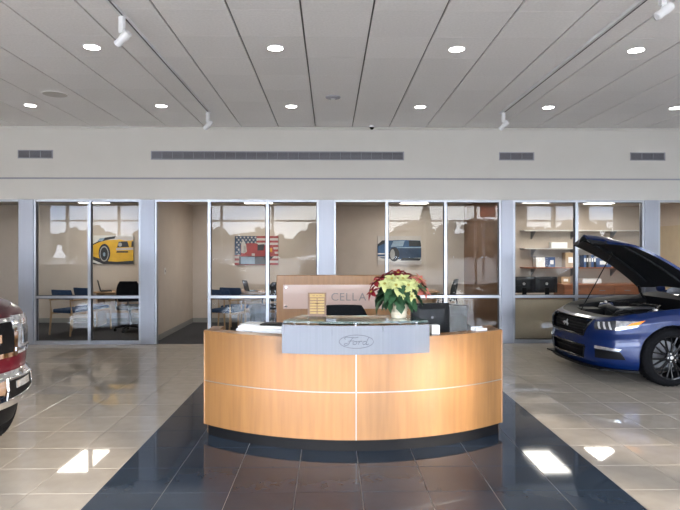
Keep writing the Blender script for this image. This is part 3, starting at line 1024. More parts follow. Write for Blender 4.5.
# white printer and clipboard at the left
t = thing('document_printer', 'flat white desktop printer on the left side of the desk', 'printer', (-0.60, 5.25, 0.745), R(-12))
MB().rbox((0, 0, 0.088), (0.44, 0.30, 0.176), 0.02).build('body', 'white_plastic', t, 40)
MB().rbox((0, 0.01, 0.186), (0.42, 0.27, 0.02), 0.015).build('lid', 'paper', t, 40)
MB().bbox(-.16, .16, -.16, -.145, 0.05, 0.10).build('paper_slot', 'dark_grey', t)
MB().bbox(-.20, -.06, -.1515, -.149, 0.125, 0.15).build('control_strip', 'mid_grey', t)
t = thing('clipboard', 'black clipboard lying on the white printer', 'clipboard', (-0.50, 5.23, 0.9412), R(-14))
MB().rbox((0, 0, 0.006), (0.24, 0.17, 0.012), 0.01).build('board', 'black', t)
MB().rbox((0.09, 0, 0.018), (0.02, 0.09, 0.014), 0.005).build('clip', 'mid_grey', t)
t = thing('open_folder', 'white sheet of papers lying on the left edge of the printer', 'papers', (-0.71, 5.27, 0.9412), R(-14))
for k, (dx, dy, a) in enumerate(((0, 0, 0), (.01, .006, 5), (-.008, .004, -6))):
    MB().box((dx, dy, 0.002 + 0.003 * k), (0.15, 0.20, 0.0026), rz=R(a)).build('sheet', 'paper', t)

# plaque
t = thing('award_plaque', 'gold award plaque with dark wooden frame standing on the glass counter', 'plaque', (-0.115, 4.95, 1.046), 0)
Mt = Matrix.Rotation(R(-8), 3, 'X')
def tb(c, d_):
    return MB().box(Mt @ Vector(c), d_, M=Mt)
tb((0, 0, 0.102), (0.158, 0.016, 0.204)).build('back_board', 'walnut', t)
tb((0, -0.009, 0.178), (0.128, 0.003, 0.030)).build('title_plate', 'gold', t)
for c in (-1, 1):
    for r in range(6):
        tb((c * 0.033, -0.009, 0.148 - r * 0.0235), (0.058, 0.003, 0.016)).build('name_plate', 'gold', t)
for k in range(3):
    tb((-.03 + .03 * k, -0.0108, 0.178), (0.02, 0.0008, 0.004)).build('engraved_line', 'walnut', t)
MB().box((0, 0.035, 0.06), (0.03, 0.006, 0.13), M=Matrix.Rotation(R(28), 3, 'X')).build('easel_foot', 'walnut', t)

# poinsettia
t = thing('poinsettia', 'potted poinsettia with red, cream and pink blooms on the glass counter', 'potted plant', (0.575, 4.86, 1.046))
MB().lathe([(0.0001, 0), (0.052, 0), (0.056, 0.004), (0.068, 0.11), (0.074, 0.115), (0.074, 0.128), (0.066, 0.128), (0.062, 0.115)], n=28).build('pot', 'cream_pot', t, 35)
for z in (0.03, 0.06, 0.09):
    MB().lathe([(0.0565 + z * .11, z - .004), (0.060 + z * .11, z), (0.0565 + z * .11, z + .004)], n=28).build('pot_rib', 'cream_pot', t, 50)
MB().lathe([(0.0001, 0.118), (0.063, 0.114)], n=20).build('soil', 'soil', t)
def leaf_mesh(name, ln, wd, m, fold=0.25, droop=0.25):
    mb = MB()
    n = 7
    L_, C_, R_ = [], [], []
    for k in range(n + 1):
        f_ = k / n
        w = wd * (sin(pi * f_ ** 0.85) ** 0.8) * (1.0 + 0.18 * (1 if k % 2 else -1) * (0.3 < f_ < 0.8))
        z = -droop * ln * f_ * f_
        x = ln * f_
        L_.append(Vector((x, w / 2, z + fold * w * .5)))
        C_.append(Vector((x, 0, z)))
        R_.append(Vector((x, -w / 2, z + fold * w * .5)))
    mb.loft([L_, C_, R_], False, False)
    top = len(mb.v)
    # give the leaf a thickness
    mb.loft([[p - Vector((0, 0, 0.0012)) for p in q] for q in (L_, C_, R_)], False, False)
    me = mb.mesh(name, 60)
    me.materials.append(MATS[m])
    return me, mb
LM, _ = leaf_mesh('leaf', 0.115, 0.066, 'leaf_green', 0.3, 0.35)
prng = random.Random(11)
for k in range(58):
    a = 2 * pi * k / 58 * 7.3
    lvl = prng.random()
    o = link('leaf', LM, None, t)
    r0 = 0.03 + 0.10 * prng.random()
    z = 0.145 + 0.13 * lvl
    o.location = (r0 * cos(a), r0 * sin(a) * .9, z)
    o.rotation_euler = (prng.uniform(-.3, .3), R(38) * (1 - lvl) + prng.uniform(-.1, .45), a + prng.uniform(-.3, .3))
    s_ = prng.uniform(0.85, 1.2)
    o.scale = (s_, s_, s_)
def bloom(name, x, y, z, m, tilt, az, size, n=10):
    mb = MB()
    br = random.Random(int(x * 1000 + z * 777))
    Mh = Matrix.Rotation(az, 3, 'Z') @ Matrix.Rotation(tilt, 3, 'Y')
    for k in range(n):
        ln = size * (1.0 if k % 2 == 0 else 0.72) * br.uniform(.88, 1.1)
        _, b_ = leaf_data(ln, ln * 0.46)
        rot = Mh @ Matrix.Rotation(2 * pi * k / n + br.uniform(-.15, .15), 3, 'Z') @ Matrix.Rotation(R(-22 if k % 2 else 4) + br.uniform(-.2, .15), 3, 'Y')
        mb.add([rot @ Vector(p) + Vector((x, y, z)) for p in b_.v], b_.f)
    o = mb.build(name, m, t, 60)
    sb = MB()
    for k in range(5):
        a = 2 * pi * k / 5
        sb.sphere(Vector((x, y, z)) + Mh @ Vector((.007 * cos(a), .007 * sin(a), 0.008)), 0.005, 6, 4)
    sb.build('stamen', 'stamen', o)
    return o
def leaf_data(ln, wd):
    mb = MB()
    n = 6
    L_, C_, R_ = [], [], []
    for k in range(n + 1):
        f_ = k / n
        w = wd * (sin(pi * f_ ** 0.8) ** 0.9)
        z = -0.22 * ln * f_ * f_
        L_.append(Vector((ln * f_, w / 2, z + .15 * w)))
        C_.append(Vector((ln * f_, 0, z)))
        R_.append(Vector((ln * f_, -w / 2, z + .15 * w)))
    mb.loft([L_, C_, R_], False, False)
    mb.loft([[p - Vector((0, 0, 0.001)) for p in q] for q in (L_, C_, R_)], False, False)
    return None, mb
for (x, y, z, m, tl_, az, sz) in (
        (-0.175, -0.05, 0.300, 'bract_red', .65, R(190), .085), (-0.205, -0.04, 0.215, 'bract_red', 1.0, R(200), .075),
        (-0.075, 0.05, 0.355, 'bract_red', .4, R(150), .085), (0.00, 0.04, 0.365, 'bract_red', .3, R(260), .085),
        (0.06, 0.05, 0.350, 'bract_red', .4, R(40), .075), (-0.12, 0.10, 0.315, 'bract_red', .6, R(120), .08),
        (-0.115, -0.11, 0.285, 'bract_cream', .85, R(250), .082), (-0.035, -0.125, 0.275, 'bract_cream', .95, R(268), .086),
        (0.055, -0.12, 0.275, 'bract_cream', .95, R(285), .086), (-0.06, -0.08, 0.325, 'bract_cream', .65, R(255), .078), (0.02, -0.08, 0.325, 'bract_cream', .65, R(275), .08),
        (0.105, -0.08, 0.295, 'bract_cream', .8, R(310), .07), (0.02, -0.15, 0.225, 'bract_cream', 1.2, R(275), .06), (0.075, -0.14, 0.19, 'bract_cream', 1.3, R(285), .045),
        (0.155, -0.02, 0.315, 'bract_pink', .7, R(330), .085), (0.185, -0.03, 0.225, 'bract_pink', 1.05, R(320), .085),
        (0.165, 0.06, 0.30, 'bract_pink', .7, R(20), .08)):
    bloom({'bract_red': 'red_bloom', 'bract_cream': 'cream_bloom', 'bract_pink': 'pink_bloom'}[m], x, y, z, m, tl_, az, sz)
sm = MB()
for k in range(9):
    a = 2 * pi * k / 9
    sm.tube([(0.03 * cos(a), 0.03 * sin(a), 0.11), (0.05 * cos(a), 0.05 * sin(a), 0.2), (0.10 * cos(a), 0.09 * sin(a), 0.28)], 0.004, 6)
sm.build('stems', 'stem_green', t)
t.scale = (1.12, 1.12, 1.02)

# ================================================================== OFFICES
def canvas(lab, x0, x1, z0, z1, layers, name='wall_picture'):
    W, H = x1 - x0, z1 - z0
    t = thing(name, lab, 'picture', (x0, YO, z0), 0)
    MB().bbox(0, W, -0.035, 0, 0, H).build('canvas', 'canvas', t)
    for k, (nm, m, poly) in enumerate(layers):
        y = -0.0355 - 0.0008 * k
        polys = poly if isinstance(poly[0][0], (list, tuple)) else [poly]
        mb = MB()
        for q in polys:
            mb.prism(q, 0, 1, lambda u, v, w, y=y: (min(max(u, 0), 1) * W, y + 0.0009 * w, min(max(v, 0), 1) * H))
        mb.build(nm, m, t)
    return t
def circ(cx, cy_, rx, ry, n=20):
    return [(cx + rx * cos(2 * pi * k / n), cy_ + ry * sin(2 * pi * k / n)) for k in range(n)]
rect = lambda a, b, c, d_: [(a, c), (b, c), (b, d_), (a, d_)]
canvas('picture of a yellow sports car on the beige office wall', -5.308, -4.36, 1.298, 1.93, [
    ('printed_sky', 'pic_light', rect(0, 1, .5, 1)), ('printed_road', 'pic_dark', rect(0, 1, 0, .5)),
    ('printed_light_patch', 'pic_light', [(0, .10), (.18, .0), (.30, .0), (.05, .16)]),
    ('printed_body', 'pic_yellow', [(0, .30), (.20, .20), (.42, .10), (.60, .08), (1, .12), (1, .86), (.80, .90), (.62, .86), (.40, .84), (.20, .76), (0, .64)]),
    ('printed_roof', 'pic_dark', [(0, .66), (.16, .78), (.32, .92), (.62, .99), (.60, .90), (.44, .86), (.20, .76), (0, .62)]),
    ('printed_windscreen', 'pic_steel', [(.16, .80), (.22, .90), (.34, .92), (.28, .80)]),
    ('printed_hood_stripe', 'pic_white', [(.56, .90), (.60, .99), (.98, .96), (1, .84), (.82, .82)]),
    ('printed_grille', 'pic_dark', [(.62, .58), (.66, .78), (.86, .80), (.90, .60)]),
    ('printed_lamp', 'pic_grey', circ(.69, .68, .045, .07)), ('printed_lamp_right', 'pic_dark', [(.95, .60), (.96, .80), (1, .80), (1, .60)]),
    ('printed_bumper', 'pic_white', [(.60, .48), (.60, .56), (1, .58), (1, .50)]), ('printed_slot', 'pic_dark', [(.60, .40), (.62, .45), (.88, .45), (.88, .40)]),
    ('printed_stripe', 'pic_orange', [(0, .40), (.21, .36), (.21, .33), (0, .36)]),
    ('printed_arch', 'pic_dark', circ(.33, .38, .135, .33)), ('printed_rim', 'pic_grey', circ(.325, .36, .105, .27)), ('printed_wheel', 'pic_dark', circ(.325, .36, .085, .23)), ('printed_hub', 'pic_steel', circ(.325, .34, .03, .07))])
stripes = [rect(0, 1, k / 13, (k + 1) / 13) for k in range(0, 13, 2)]
wst = [rect(0, 1, k / 13, (k + 1) / 13) for k in range(1, 13, 2)]
stars = []
for r in range(8):
    for c in range(6 if r < 3 else 1):
        cx, cyy = .05 + c * .085 + (.04 if r % 2 else 0), .95 - r * .085
        stars.append([(cx + (.030 if k % 2 == 0 else .013) * cos(pi / 2 + pi * k / 5), cyy + (.045 if k % 2 == 0 else .02) * sin(pi / 2 + pi * k / 5)) for k in range(10)])
canvas('striped red, white and blue picture with a red truck on the office wall', -2.125, -1.159, 1.275, 1.92, [
    ('printed_red_stripes', 'pic_red', stripes), ('printed_white_stripes', 'pic_white', wst),
    ('printed_blue_field', 'pic_navy', rect(0, .5, .34, 1)), ('printed_stars', 'pic_white', stars),
    ('printed_truck', 'pic_red', [(.14, .30), (.14, .70), (.34, .76), (.52, .74), (.56, .66), (.88, .62), (.92, .40), (.86, .30)]),
    ('printed_cab_window', 'pic_dark', [(.52, .50), (.52, .70), (.68, .72), (.66, .50)]),
    ('printed_shadow', 'pic_dark', [(.10, .02), (.10, .30), (.90, .30), (.70, .02)]),
    ('printed_fender', 'pic_steel', [(.14, .04), (.14, .28), (.46, .28), (.46, .04)]),
    ('printed_figure', 'pic_white', [(.15, .42), (.15, .74), (.20, .88), (.26, .70), (.28, .46), (.22, .40)]),
    ('printed_figure_shade', 'pic_grey', [(.20, .42), (.21, .66), (.25, .66), (.26, .44)]),
    ('printed_lamp', 'pic_white', rect(.39, .46, .32, .40)), ('printed_truck_side', 'pic_orange', [(.70, .48), (.76, .60), (.86, .58), (.86, .44)])])
canvas('picture of a dark blue car on the office wall above the poinsettia', 1.05, 2.024, 1.282, 1.922, [
    ('printed_sky', 'pic_white', rect(0, 1, .7, 1)), ('printed_road', 'pic_light', rect(0, 1, 0, .7)),
    ('printed_body', 'pic_blue', [(0, .28), (0, .66), (.10, .80), (.22, .84), (.60, .86), (.98, .84), (1, .40), (1, .26), (.50, .18), (.10, .22)]),
    ('printed_roof', 'pic_dark', [(.0, .70), (.10, .84), (.24, .86), (.18, .76), (.02, .64)]),
    ('printed_side', 'pic_navy', [(.50, .22), (.50, .60), (1, .60), (1, .24)]),
    ('printed_window', 'pic_dark', [(.72, .64), (.72, .84), (.98, .82), (1, .64)]), ('printed_panel', 'pic_steel', [(.30, .62), (.36, .82), (.62, .84), (.58, .64)]),
    ('printed_stripe', 'pic_light', rect(0, .26, .36, .40)), ('printed_stripe_low', 'pic_light', rect(0, .26, .26, .29)),
    ('printed_line', 'pic_steel', rect(.44, 1, .58, .61)), ('printed_arch', 'pic_dark', circ(.38, .36, .12, .25)), ('printed_rim', 'pic_grey', circ(.34, .36, .055, .18)),
    ('printed_ground', 'pic_white', [(0, .0), (0, .16), (.4, .08), (1, .14), (1, 0)]), ('printed_shadow', 'pic_dark', [(.52, .14), (.56, .24), (1, .22), (.96, .14)])])

def guest_chair(lab, loc, rz, group='blue guest chairs in the offices'):
    t = thing('guest_chair', lab, 'chair', loc, rz, group)
    MB().rbox((0.0, 0, 0.455), (0.48, 0.46, 0.07), 0.03).build('seat', 'chair_blue', t, 50)
    Mb = Matrix.Rotation(R(-12), 3, 'Y')
    rings = []
    for k in range(7):
        f_ = k / 6
        z = 0.68 + 0.18 * f_
        w = 0.235 * (1 - 0.06 * abs(2 * f_ - 1) ** 3)
        x = -0.23 - 0.05 * f_
        rings.append([Vector((x + 0.03 * (q / 8 * 2 - 1) ** 2 - (0.02 if side else -0.02), (q / 8 * 2 - 1) * w * (1 if not side else -1), z)) for side in (0, 1) for q in range(9)])
    MB().loft(rings, True, True).build('backrest', 'chair_blue', t, 50)
    for sx in (-1, 1):
        for sy in (-1, 1):
            top = 0.66 if sx > 0 else 0.74
            xx = 0.22 if sx > 0 else -0.24
            MB().tube([(xx - (0.04 if sx < 0 else -.02), sy * 0.255, 0.0), (xx, sy * 0.255, 0.4), (xx - (0.03 if sx < 0 else 0), sy * 0.255, top)], [0.015, 0.02, 0.018], 8).build('leg', 'chair_wood', t, 50)
    for sy in (-1, 1):
        MB().rbox((-0.01, sy * 0.255, 0.665), (0.54, 0.05, 0.025), 0.012).build('arm', 'chair_wood', t, 50)
        MB().bbox(-0.22, 0.20, sy * 0.255 - .012, sy * 0.255 + .012, 0.39, 0.43).build('side_rail', 'chair_wood', t)
    MB().bbox(0.18, 0.205, -0.25, 0.25, 0.38, 0.42).build('front_rail', 'chair_wood', t)
    return t
guest_chair('blue guest chair with wooden arms, front left of the left office', (-4.98, 11.20, 0), R(68))
guest_chair('blue guest chair with wooden arms beside the left office table', (-4.82, 11.78, 0), R(64))
guest_chair('blue guest chair with wooden arms behind the left end of the reception desk', (-1.98, 11.15, 0), R(62))
guest_chair('blue guest chair under the left edge of the flag picture', (-1.92, 11.80, 0), R(70))

def office_desk(lab, x0, x1, y0, y1, z=0.74):
    t = thing('office_desk', lab, 'desk', ((x0 + x1) / 2, (y0 + y1) / 2, 0))
    w, d_ = (x1 - x0) / 2, (y1 - y0) / 2
    MB().rbox((0, 0, z - 0.016), (2 * w, 2 * d_, 0.032), 0.02).build('desktop', 'desk_wood', t)
    for s in (-1, 1):
        MB().bbox(s * (w - 0.06) - .015, s * (w - 0.06) + .015, -d_ + .06, d_ - .06, 0, z - 0.032).build('side_panel', 'desk_wood', t)
    MB().bbox(-w + .08, w - .08, d_ - .16, d_ - .14, 0.25, z - .032).build('modesty_panel', 'desk_wood', t)
    return t
office_desk('light wood desk in the left office below the yellow car picture', -4.95, -3.55, 12.12, 12.72)
office_desk('light wood desk in the doorway office below the flag picture', -2.00, -0.60, 12.12, 12.72)
office_desk('light wood desk below the blue car picture', 0.90, 2.30, 12.12, 12.72)

def laptop(lab, loc, rz):
    t = thing('laptop', lab, 'laptop', loc, rz)
    MB().rbox((0.0, 0, 0.008), (0.23, 0.33, 0.016), 0.012).build('keyboard_base', 'black', t)
    Ml = Matrix.Rotation(R(-14), 3, 'Y')
    MB().rbox(Vector((-0.135, 0, 0.125)), (0.014, 0.33, 0.22), 0.005, M=Ml).build('screen_lid', 'black', t)
    MB().cyl((-0.113, -0.12, 0.016), (-0.113, 0.12, 0.016), 0.007, n=8).build('hinge', 'dark_grey', t)
    return t
laptop('open dark laptop on the desk below the yellow car picture', (-4.74, 12.28, 0.74), R(25))
laptop('open dark laptop on the desk below the flag picture', (-1.66, 12.25, 0.74), R(25))
t = thing('photo_frame', 'small black photo frame on the desk right of the laptop', 'photo frame', (-4.33, 12.30, 0.74), R(5))
Mf = Matrix.Rotation(R(-10), 3, 'X')
MB().box(Mf @ Vector((0, 0, 0.105)), (0.24, 0.015, 0.21), M=Mf).build('frame', 'black', t)
MB().box(Mf @ Vector((0.045, -0.009, 0.11)), (0.07, 0.003, 0.15), M=Mf).build('photo', 'paper', t)
MB().box(Mf @ Vector((-0.06, -0.009, 0.11)), (0.05, 0.003, 0.10), M=Mf).build('photo', 'pic_grey', t)
MB().box((0, 0.05, 0.07), (0.05, 0.008, 0.15), M=Matrix.Rotation(R(24), 3, 'X')).build('easel_foot', 'black', t)
swivel_chair('black office chair at the right end of the left office desk', (-3.98, 11.55, 0), R(100), back_top=1.0, group=None)
swivel_chair('black office chair at the desk below the flag picture', (-1.08, 11.62, 0), R(110), back_top=0.98)
swivel_chair('black office chair right of the blue car picture', (2.25, 11.50, 0), R(160), back_top=1.03, m='chair_black')

def bin_(lab, loc, r0, r1, h, m):
    t = thing('waste_bin', lab, 'waste bin', loc)
    MB().lathe([(0.0001, 0.004), (r0, 0.004), (r1, h), (r1 - .008, h), (r0 - .008, .012), (0.0001, .012)], n=28).build('tub', m, t, 35)
    MB().lathe([(r1 - .004, h - .018), (r1 + .008, h - .016), (r1 + .008, h), (r1 - .010, h + .002)], n=28).build('rim', m, t, 50)
    return t
bin_('glossy dark waste bin below the flag picture', (-1.38, 11.00, 0), 0.13, 0.165, 0.58, 'black_gloss')
bin_('black waste bin behind the reception screen', (2.42, 11.00, 0), 0.17, 0.20, 0.55, 'black')

# right office: counter desk with two screens, shelves, cabinets
t = thing('counter_desk', 'beige fronted desk behind the glass at the right', 'desk', (3.95, 10.62, 0))
MB().rbox((0, 0, 0.745), (1.60, 0.66, 0.03), 0.01).build('desktop', 'desk_wood', t)
MB().bbox(-.78, .78, -.30, -.275, 0.0, 0.73).build('front_panel', 'panel_beige', t)
for s in (-1, 1):
    MB().bbox(s * .765 - .015, s * .765 + .015, -.275, .31, 0, .73).build('side_panel', 'panel_beige', t)
monitor('left of two black screens with round emblems behind the right office glass', (3.585, 10.70, 0.76), R(90), 0.425, 0.30, logo=True, lift=0.055, group='two office screens')
monitor('right of two black screens with round emblems behind the right office glass', (4.015, 10.72, 0.76), R(90), 0.425, 0.30, logo=True, lift=0.055, group='two office screens')

for (z, s) in ((2.05, 'top'), (1.65, 'middle'), (1.23, 'lowest')):
    t = thing('wall_shelf', '%s of the three long wooden wall shelves in the right office' % s, 'shelf', (5.70, YO, z), 0, 'wall shelves in the right office')
    MB().bbox(-1.45, 1.48, -0.30, 0, -0.025, 0.0).build('board', 'red_wood' if s == 'lowest' else 'pic_light', t)
    for x in (-1.2, -0.3, 0.6, 1.35):
        MB().prism([(0, -.025), (0, -.20), (-.02, -.20), (-.26, -.045), (-.26, -.025)], x - .01, x + .01, lambda u, v, w: (w, u, v)).build('bracket', 'mid_grey', t)
t = thing('wood_cabinet', 'long reddish wooden cabinet under the shelves in the right office', 'cabinet', (6.0, YO - 0.33, 0))
MB().bbox(-1.0, 1.19, -0.26, 0.29, 0.06, 0.84).build('body', 'red_wood', t)
MB().bbox(-1.02, 1.2, -0.30, 0.30, 0.84, 0.875).build('worktop', 'red_wood', t)
MB().bbox(-0.98, 1.17, -0.22, 0.26, 0.0, 0.06).build('kick', 'black', t)
for k in range(4):
    dr = MB().bbox(-0.98 + k * .54, -0.46 + k * .54, -0.28, -0.26, 0.08, 0.64).build('door', 'red_wood', t)
    MB().bbox(-0.78 + k * .54, -0.66 + k * .54, -0.295, -0.28, 0.60, 0.615).build('handle', 'mid_grey', dr)
    dr = MB().bbox(-0.98 + k * .54, -0.46 + k * .54, -0.28, -0.26, 0.66, 0.82).build('drawer', 'red_wood', t)
    MB().bbox(-0.78 + k * .54, -0.66 + k * .54, -0.295, -0.28, 0.735, 0.75).build('handle', 'mid_grey', dr)
SY = YO - 0.16
def sbox(lab, x, z, w, d_, h, m, rz=0, lid=None, name='storage_box', cat='box'):
    t = thing(name, lab, cat, (x, SY, z), R(rz))
    MB().rbox((0, 0, h / 2), (w, d_, h), 0.006).build('body', m, t)
    if lid:
        MB().rbox((0, 0, h + 0.008), (w + .012, d_ + .012, 0.016), 0.006).build('lid', lid, t)
    else:
        MB().bbox(-w * .25, w * .25, -d_ / 2 - .001, -d_ / 2, h * .3, h * .7).build('front_label', 'paper', t)
    return t
sbox('tan cardboard box on the lowest shelf left of the hood tip', 5.30, 1.23, 0.26, 0.2, 0.32, 'cardboard')
sbox('dark blue box on the lowest shelf below the hood', 6.02, 1.23, 0.34, 0.2, 0.20, 'binder_blue')
sbox('white carton on the lowest shelf at the left', 4.62, 1.23, 0.20, 0.2, 0.22, 'paper', lid='pic_grey')
sbox('small blue carton on the lowest shelf beside the white carton', 4.86, 1.23, 0.16, 0.18, 0.22, 'binder_blue', rz=10)
sbox('white carton on the middle shelf', 5.05, 1.65, 0.34, 0.2, 0.13, 'paper', rz=-6)
sbox('pale box on the lowest shelf near the right pillar', 6.55, 1.23, 0.30, 0.2, 0.24, 'pic_light')
for k in range(5):
    x = 5.60 + 0.055 * k
    t = thing('ring_binder', 'dark ring binder standing on the lowest shelf below the hood, ' + ['first', 'second', 'third', 'fourth', 'fifth'][k] + ' from the left', 'binder', (x, SY, 1.23), 0, 'ring binders on the lowest shelf')
    MB().bbox(-.024, .024, -.11, .11, 0, 0.26 + .01 * (k % 2)).build('cover', ('binder_blue', 'dark_grey', 'mid_grey')[k % 3], t)
    MB().bbox(-.016, .016, -.112, -.110, 0.12, 0.20).build('spine_label', 'paper', t)
sbox('white printer like box on the reddish cabinet in the right office', 5.75, 0.875, 0.42, 0.25, 0.10, 'white_plastic')
sbox('brown carton on the reddish cabinet left end', 5.18, 0.875, 0.2, 0.2, 0.14, 'cardboard')
t = thing('wall_board', 'small grey notice board on the wall at the right edge', 'notice board', (7.2, 12.80, 1.35), 0)
MB().bbox(-0.02, 0, -.08, .08, 0, 0.62).build('board', 'mid_grey', t)
MB().bbox(-0.024, -0.02, -.06, .06, 0.1, 0.5).build('sheet', 'pic_grey', t)

# ================================================================== VEHICLES
def lerp_tab(tab, x):
    if x <= tab[0][0]:
        return tab[0][1]
    for (a, b), (c, d_) in zip(tab, tab[1:]):
        if x <= c:
            return b + (d_ - b) * (x - a) / (c - a)
    return tab[-1][1]

class Hull:
    """car body shell: plan contour (superellipse nose, straight flanks) swept over height"""
    def __init__(s, nose, half, n, zb, ztop, prof, pull, xr):
        s.nose, s.half, s.n, s.zb, s.ztop, s.prof, s.pull, s.xr = nose, half, n, zb, ztop, prof, pull, xr
    def plan(s, c):
        c = abs(c)
        if c <= 1:
            th = c * pi / 2
            return s.nose * max(cos(th), 0) ** (2 / s.n), s.half * sin(th) ** (2 / s.n)
        x = -(c - 1)
        return x, s.half * (1 - 0.05 * max(0, (x + s.xr * .6) / (s.xr * .4) if False else 0))
    def c_of_x(s, x):
        if x <= 0:
            return 1 - x
        return math.acos(min(1, (x / s.nose) ** (s.n / 2))) / (pi / 2)
    def c_of_y(s, y):
        return math.asin(min(1, (abs(y) / s.half) ** (s.n / 2))) / (pi / 2)
    def pt(s, c, z=None, t=None, off=0.0):
        sg = -1 if c < 0 else 1
        ac = abs(c)
        x, y = s.plan(ac)
        e = 0.004
        xa, ya = s.plan(max(ac - e, 0))
        xb, yb = s.plan(ac + e)
        tx, ty = xb - xa, yb - ya
        l = sqrt(tx * tx + ty * ty) or 1
        nx, ny = ty / l, -tx / l
        if ac < 1e-6:
            nx, ny = 1, 0
        zt = lerp_tab(s.ztop, x)
        if z is None:
            z = s.zb + (zt - s.zb) * t
        tt = (z - s.zb) / (zt - s.zb)
        o = lerp_tab(s.prof, tt) + off
        fw = max(0, nx)
        o2 = lerp_tab(s.pull, tt) * fw
        return Vector((x + nx * (o - o2), sg * (y + ny * (o - o2)), z))
    def columns(s, arches, R_):
        cs = set()
        for k in range(0, 31):
            cs.add(k / 30)
        x = 0.0
        while x > s.xr:
            cs.add(1 - x)
            x -= 0.12
        cs.add(1 - s.xr)
        for ax in arches:
            for k in range(0, 17):
                cs.add(s.c_of_x(ax + R_ * cos(pi * k / 16) * 0.9995))
            for e in (R_ * 1.002, -R_ * 1.002):
                cs.add(s.c_of_x(ax + e))
        return sorted(cs)
    def shell(s, arches, R_, az, skip=None, rows=16, thick=True):
        half = s.columns(arches, R_)
        cs = [-c for c in reversed(half) if c > 0] + half
        mb = MB()
        cols = []
        for c in cs:
            x, y = s.plan(abs(c))
            lo = s.zb
            for ax in arches:
                if abs(x - ax) < R_:
                    lo = max(lo, az + sqrt(max(0, R_ * R_ - (x - ax) ** 2)))
            zt = lerp_tab(s.ztop, x)
            cols.append([(c, lo + (zt - lo) * k / rows) for k in range(rows + 1)])
        n = rows + 1
        vs = [s.pt(c, z) for col in cols for (c, z) in col]
        fs = []
        for i in range(len(cols) - 1):
            for k in range(rows):
                if skip:
                    cc = (cols[i][k][0] + cols[i + 1][k][0]) / 2
                    zz = (cols[i][k][1] + cols[i][k + 1][1] + cols[i + 1][k][1] + cols[i + 1][k + 1][1]) / 4
                    if skip(cc, zz):
                        continue
                a = i * n + k
                fs.append((a, a + 1, a + n + 1, a + n))
        mb.add(vs, fs)
        return mb
    def patch(s, q, off, th=0.012, nu=10, nv=4):
        """q = four (c,z) corners: bottom-inner, bottom-outer, top-outer, top-inner"""
        rows_o, rows_i = [], []
        for j in range(nv + 1):
            b = j / nv
            ro, ri = [], []
            for i in range(nu + 1):
                a = i / nu
                c = (q[0][0] * (1 - a) + q[1][0] * a) * (1 - b) + (q[3][0] * (1 - a) + q[2][0] * a) * b
                z = (q[0][1] * (1 - a) + q[1][1] * a) * (1 - b) + (q[3][1] * (1 - a) + q[2][1] * a) * b
                ro.append(s.pt(c, z, off=off))
                ri.append(s.pt(c, z, off=off - th))
            rows_o.append(ro)
            rows_i.append(ri)
        mb = MB()
        n = nu + 1
        m = nv + 1
        vs = [p for r_ in rows_o for p in r_] + [p for r_ in rows_i for p in r_]
        N = n * m
        fs = []
        for j in range(nv):
            for i in range(nu):
                a = j * n + i
                fs.append((a, a + 1, a + n + 1, a + n))
                fs.append((N + a, N + a + n, N + a + n + 1, N + a + 1))
        for i in range(nu):
            fs.append((i, N + i, N + i + 1, i + 1))
            a = nv * n + i
            fs.append((a, a + 1, N + a + 1, N + a))
        for j in range(nv):
            a = j * n
            fs.append((a, a + n, N + a + n, N + a))
            a = j * n + nu
            fs.append((a, N + a, N + a + n, a + n))
        return mb.add(vs, fs)
    def line(s, pts, off, r, n=6, sub=6):
        out = []
        for (a, b) in zip(pts, pts[1:]):
            for k in range(sub):
                f_ = k / sub
                out.append(s.pt(a[0] + (b[0] - a[0]) * f_, a[1] + (b[1] - a[1]) * f_, off=off))
        out.append(s.pt(pts[-1][0], pts[-1][1], off=off))
        return MB().tube(out, r, n)

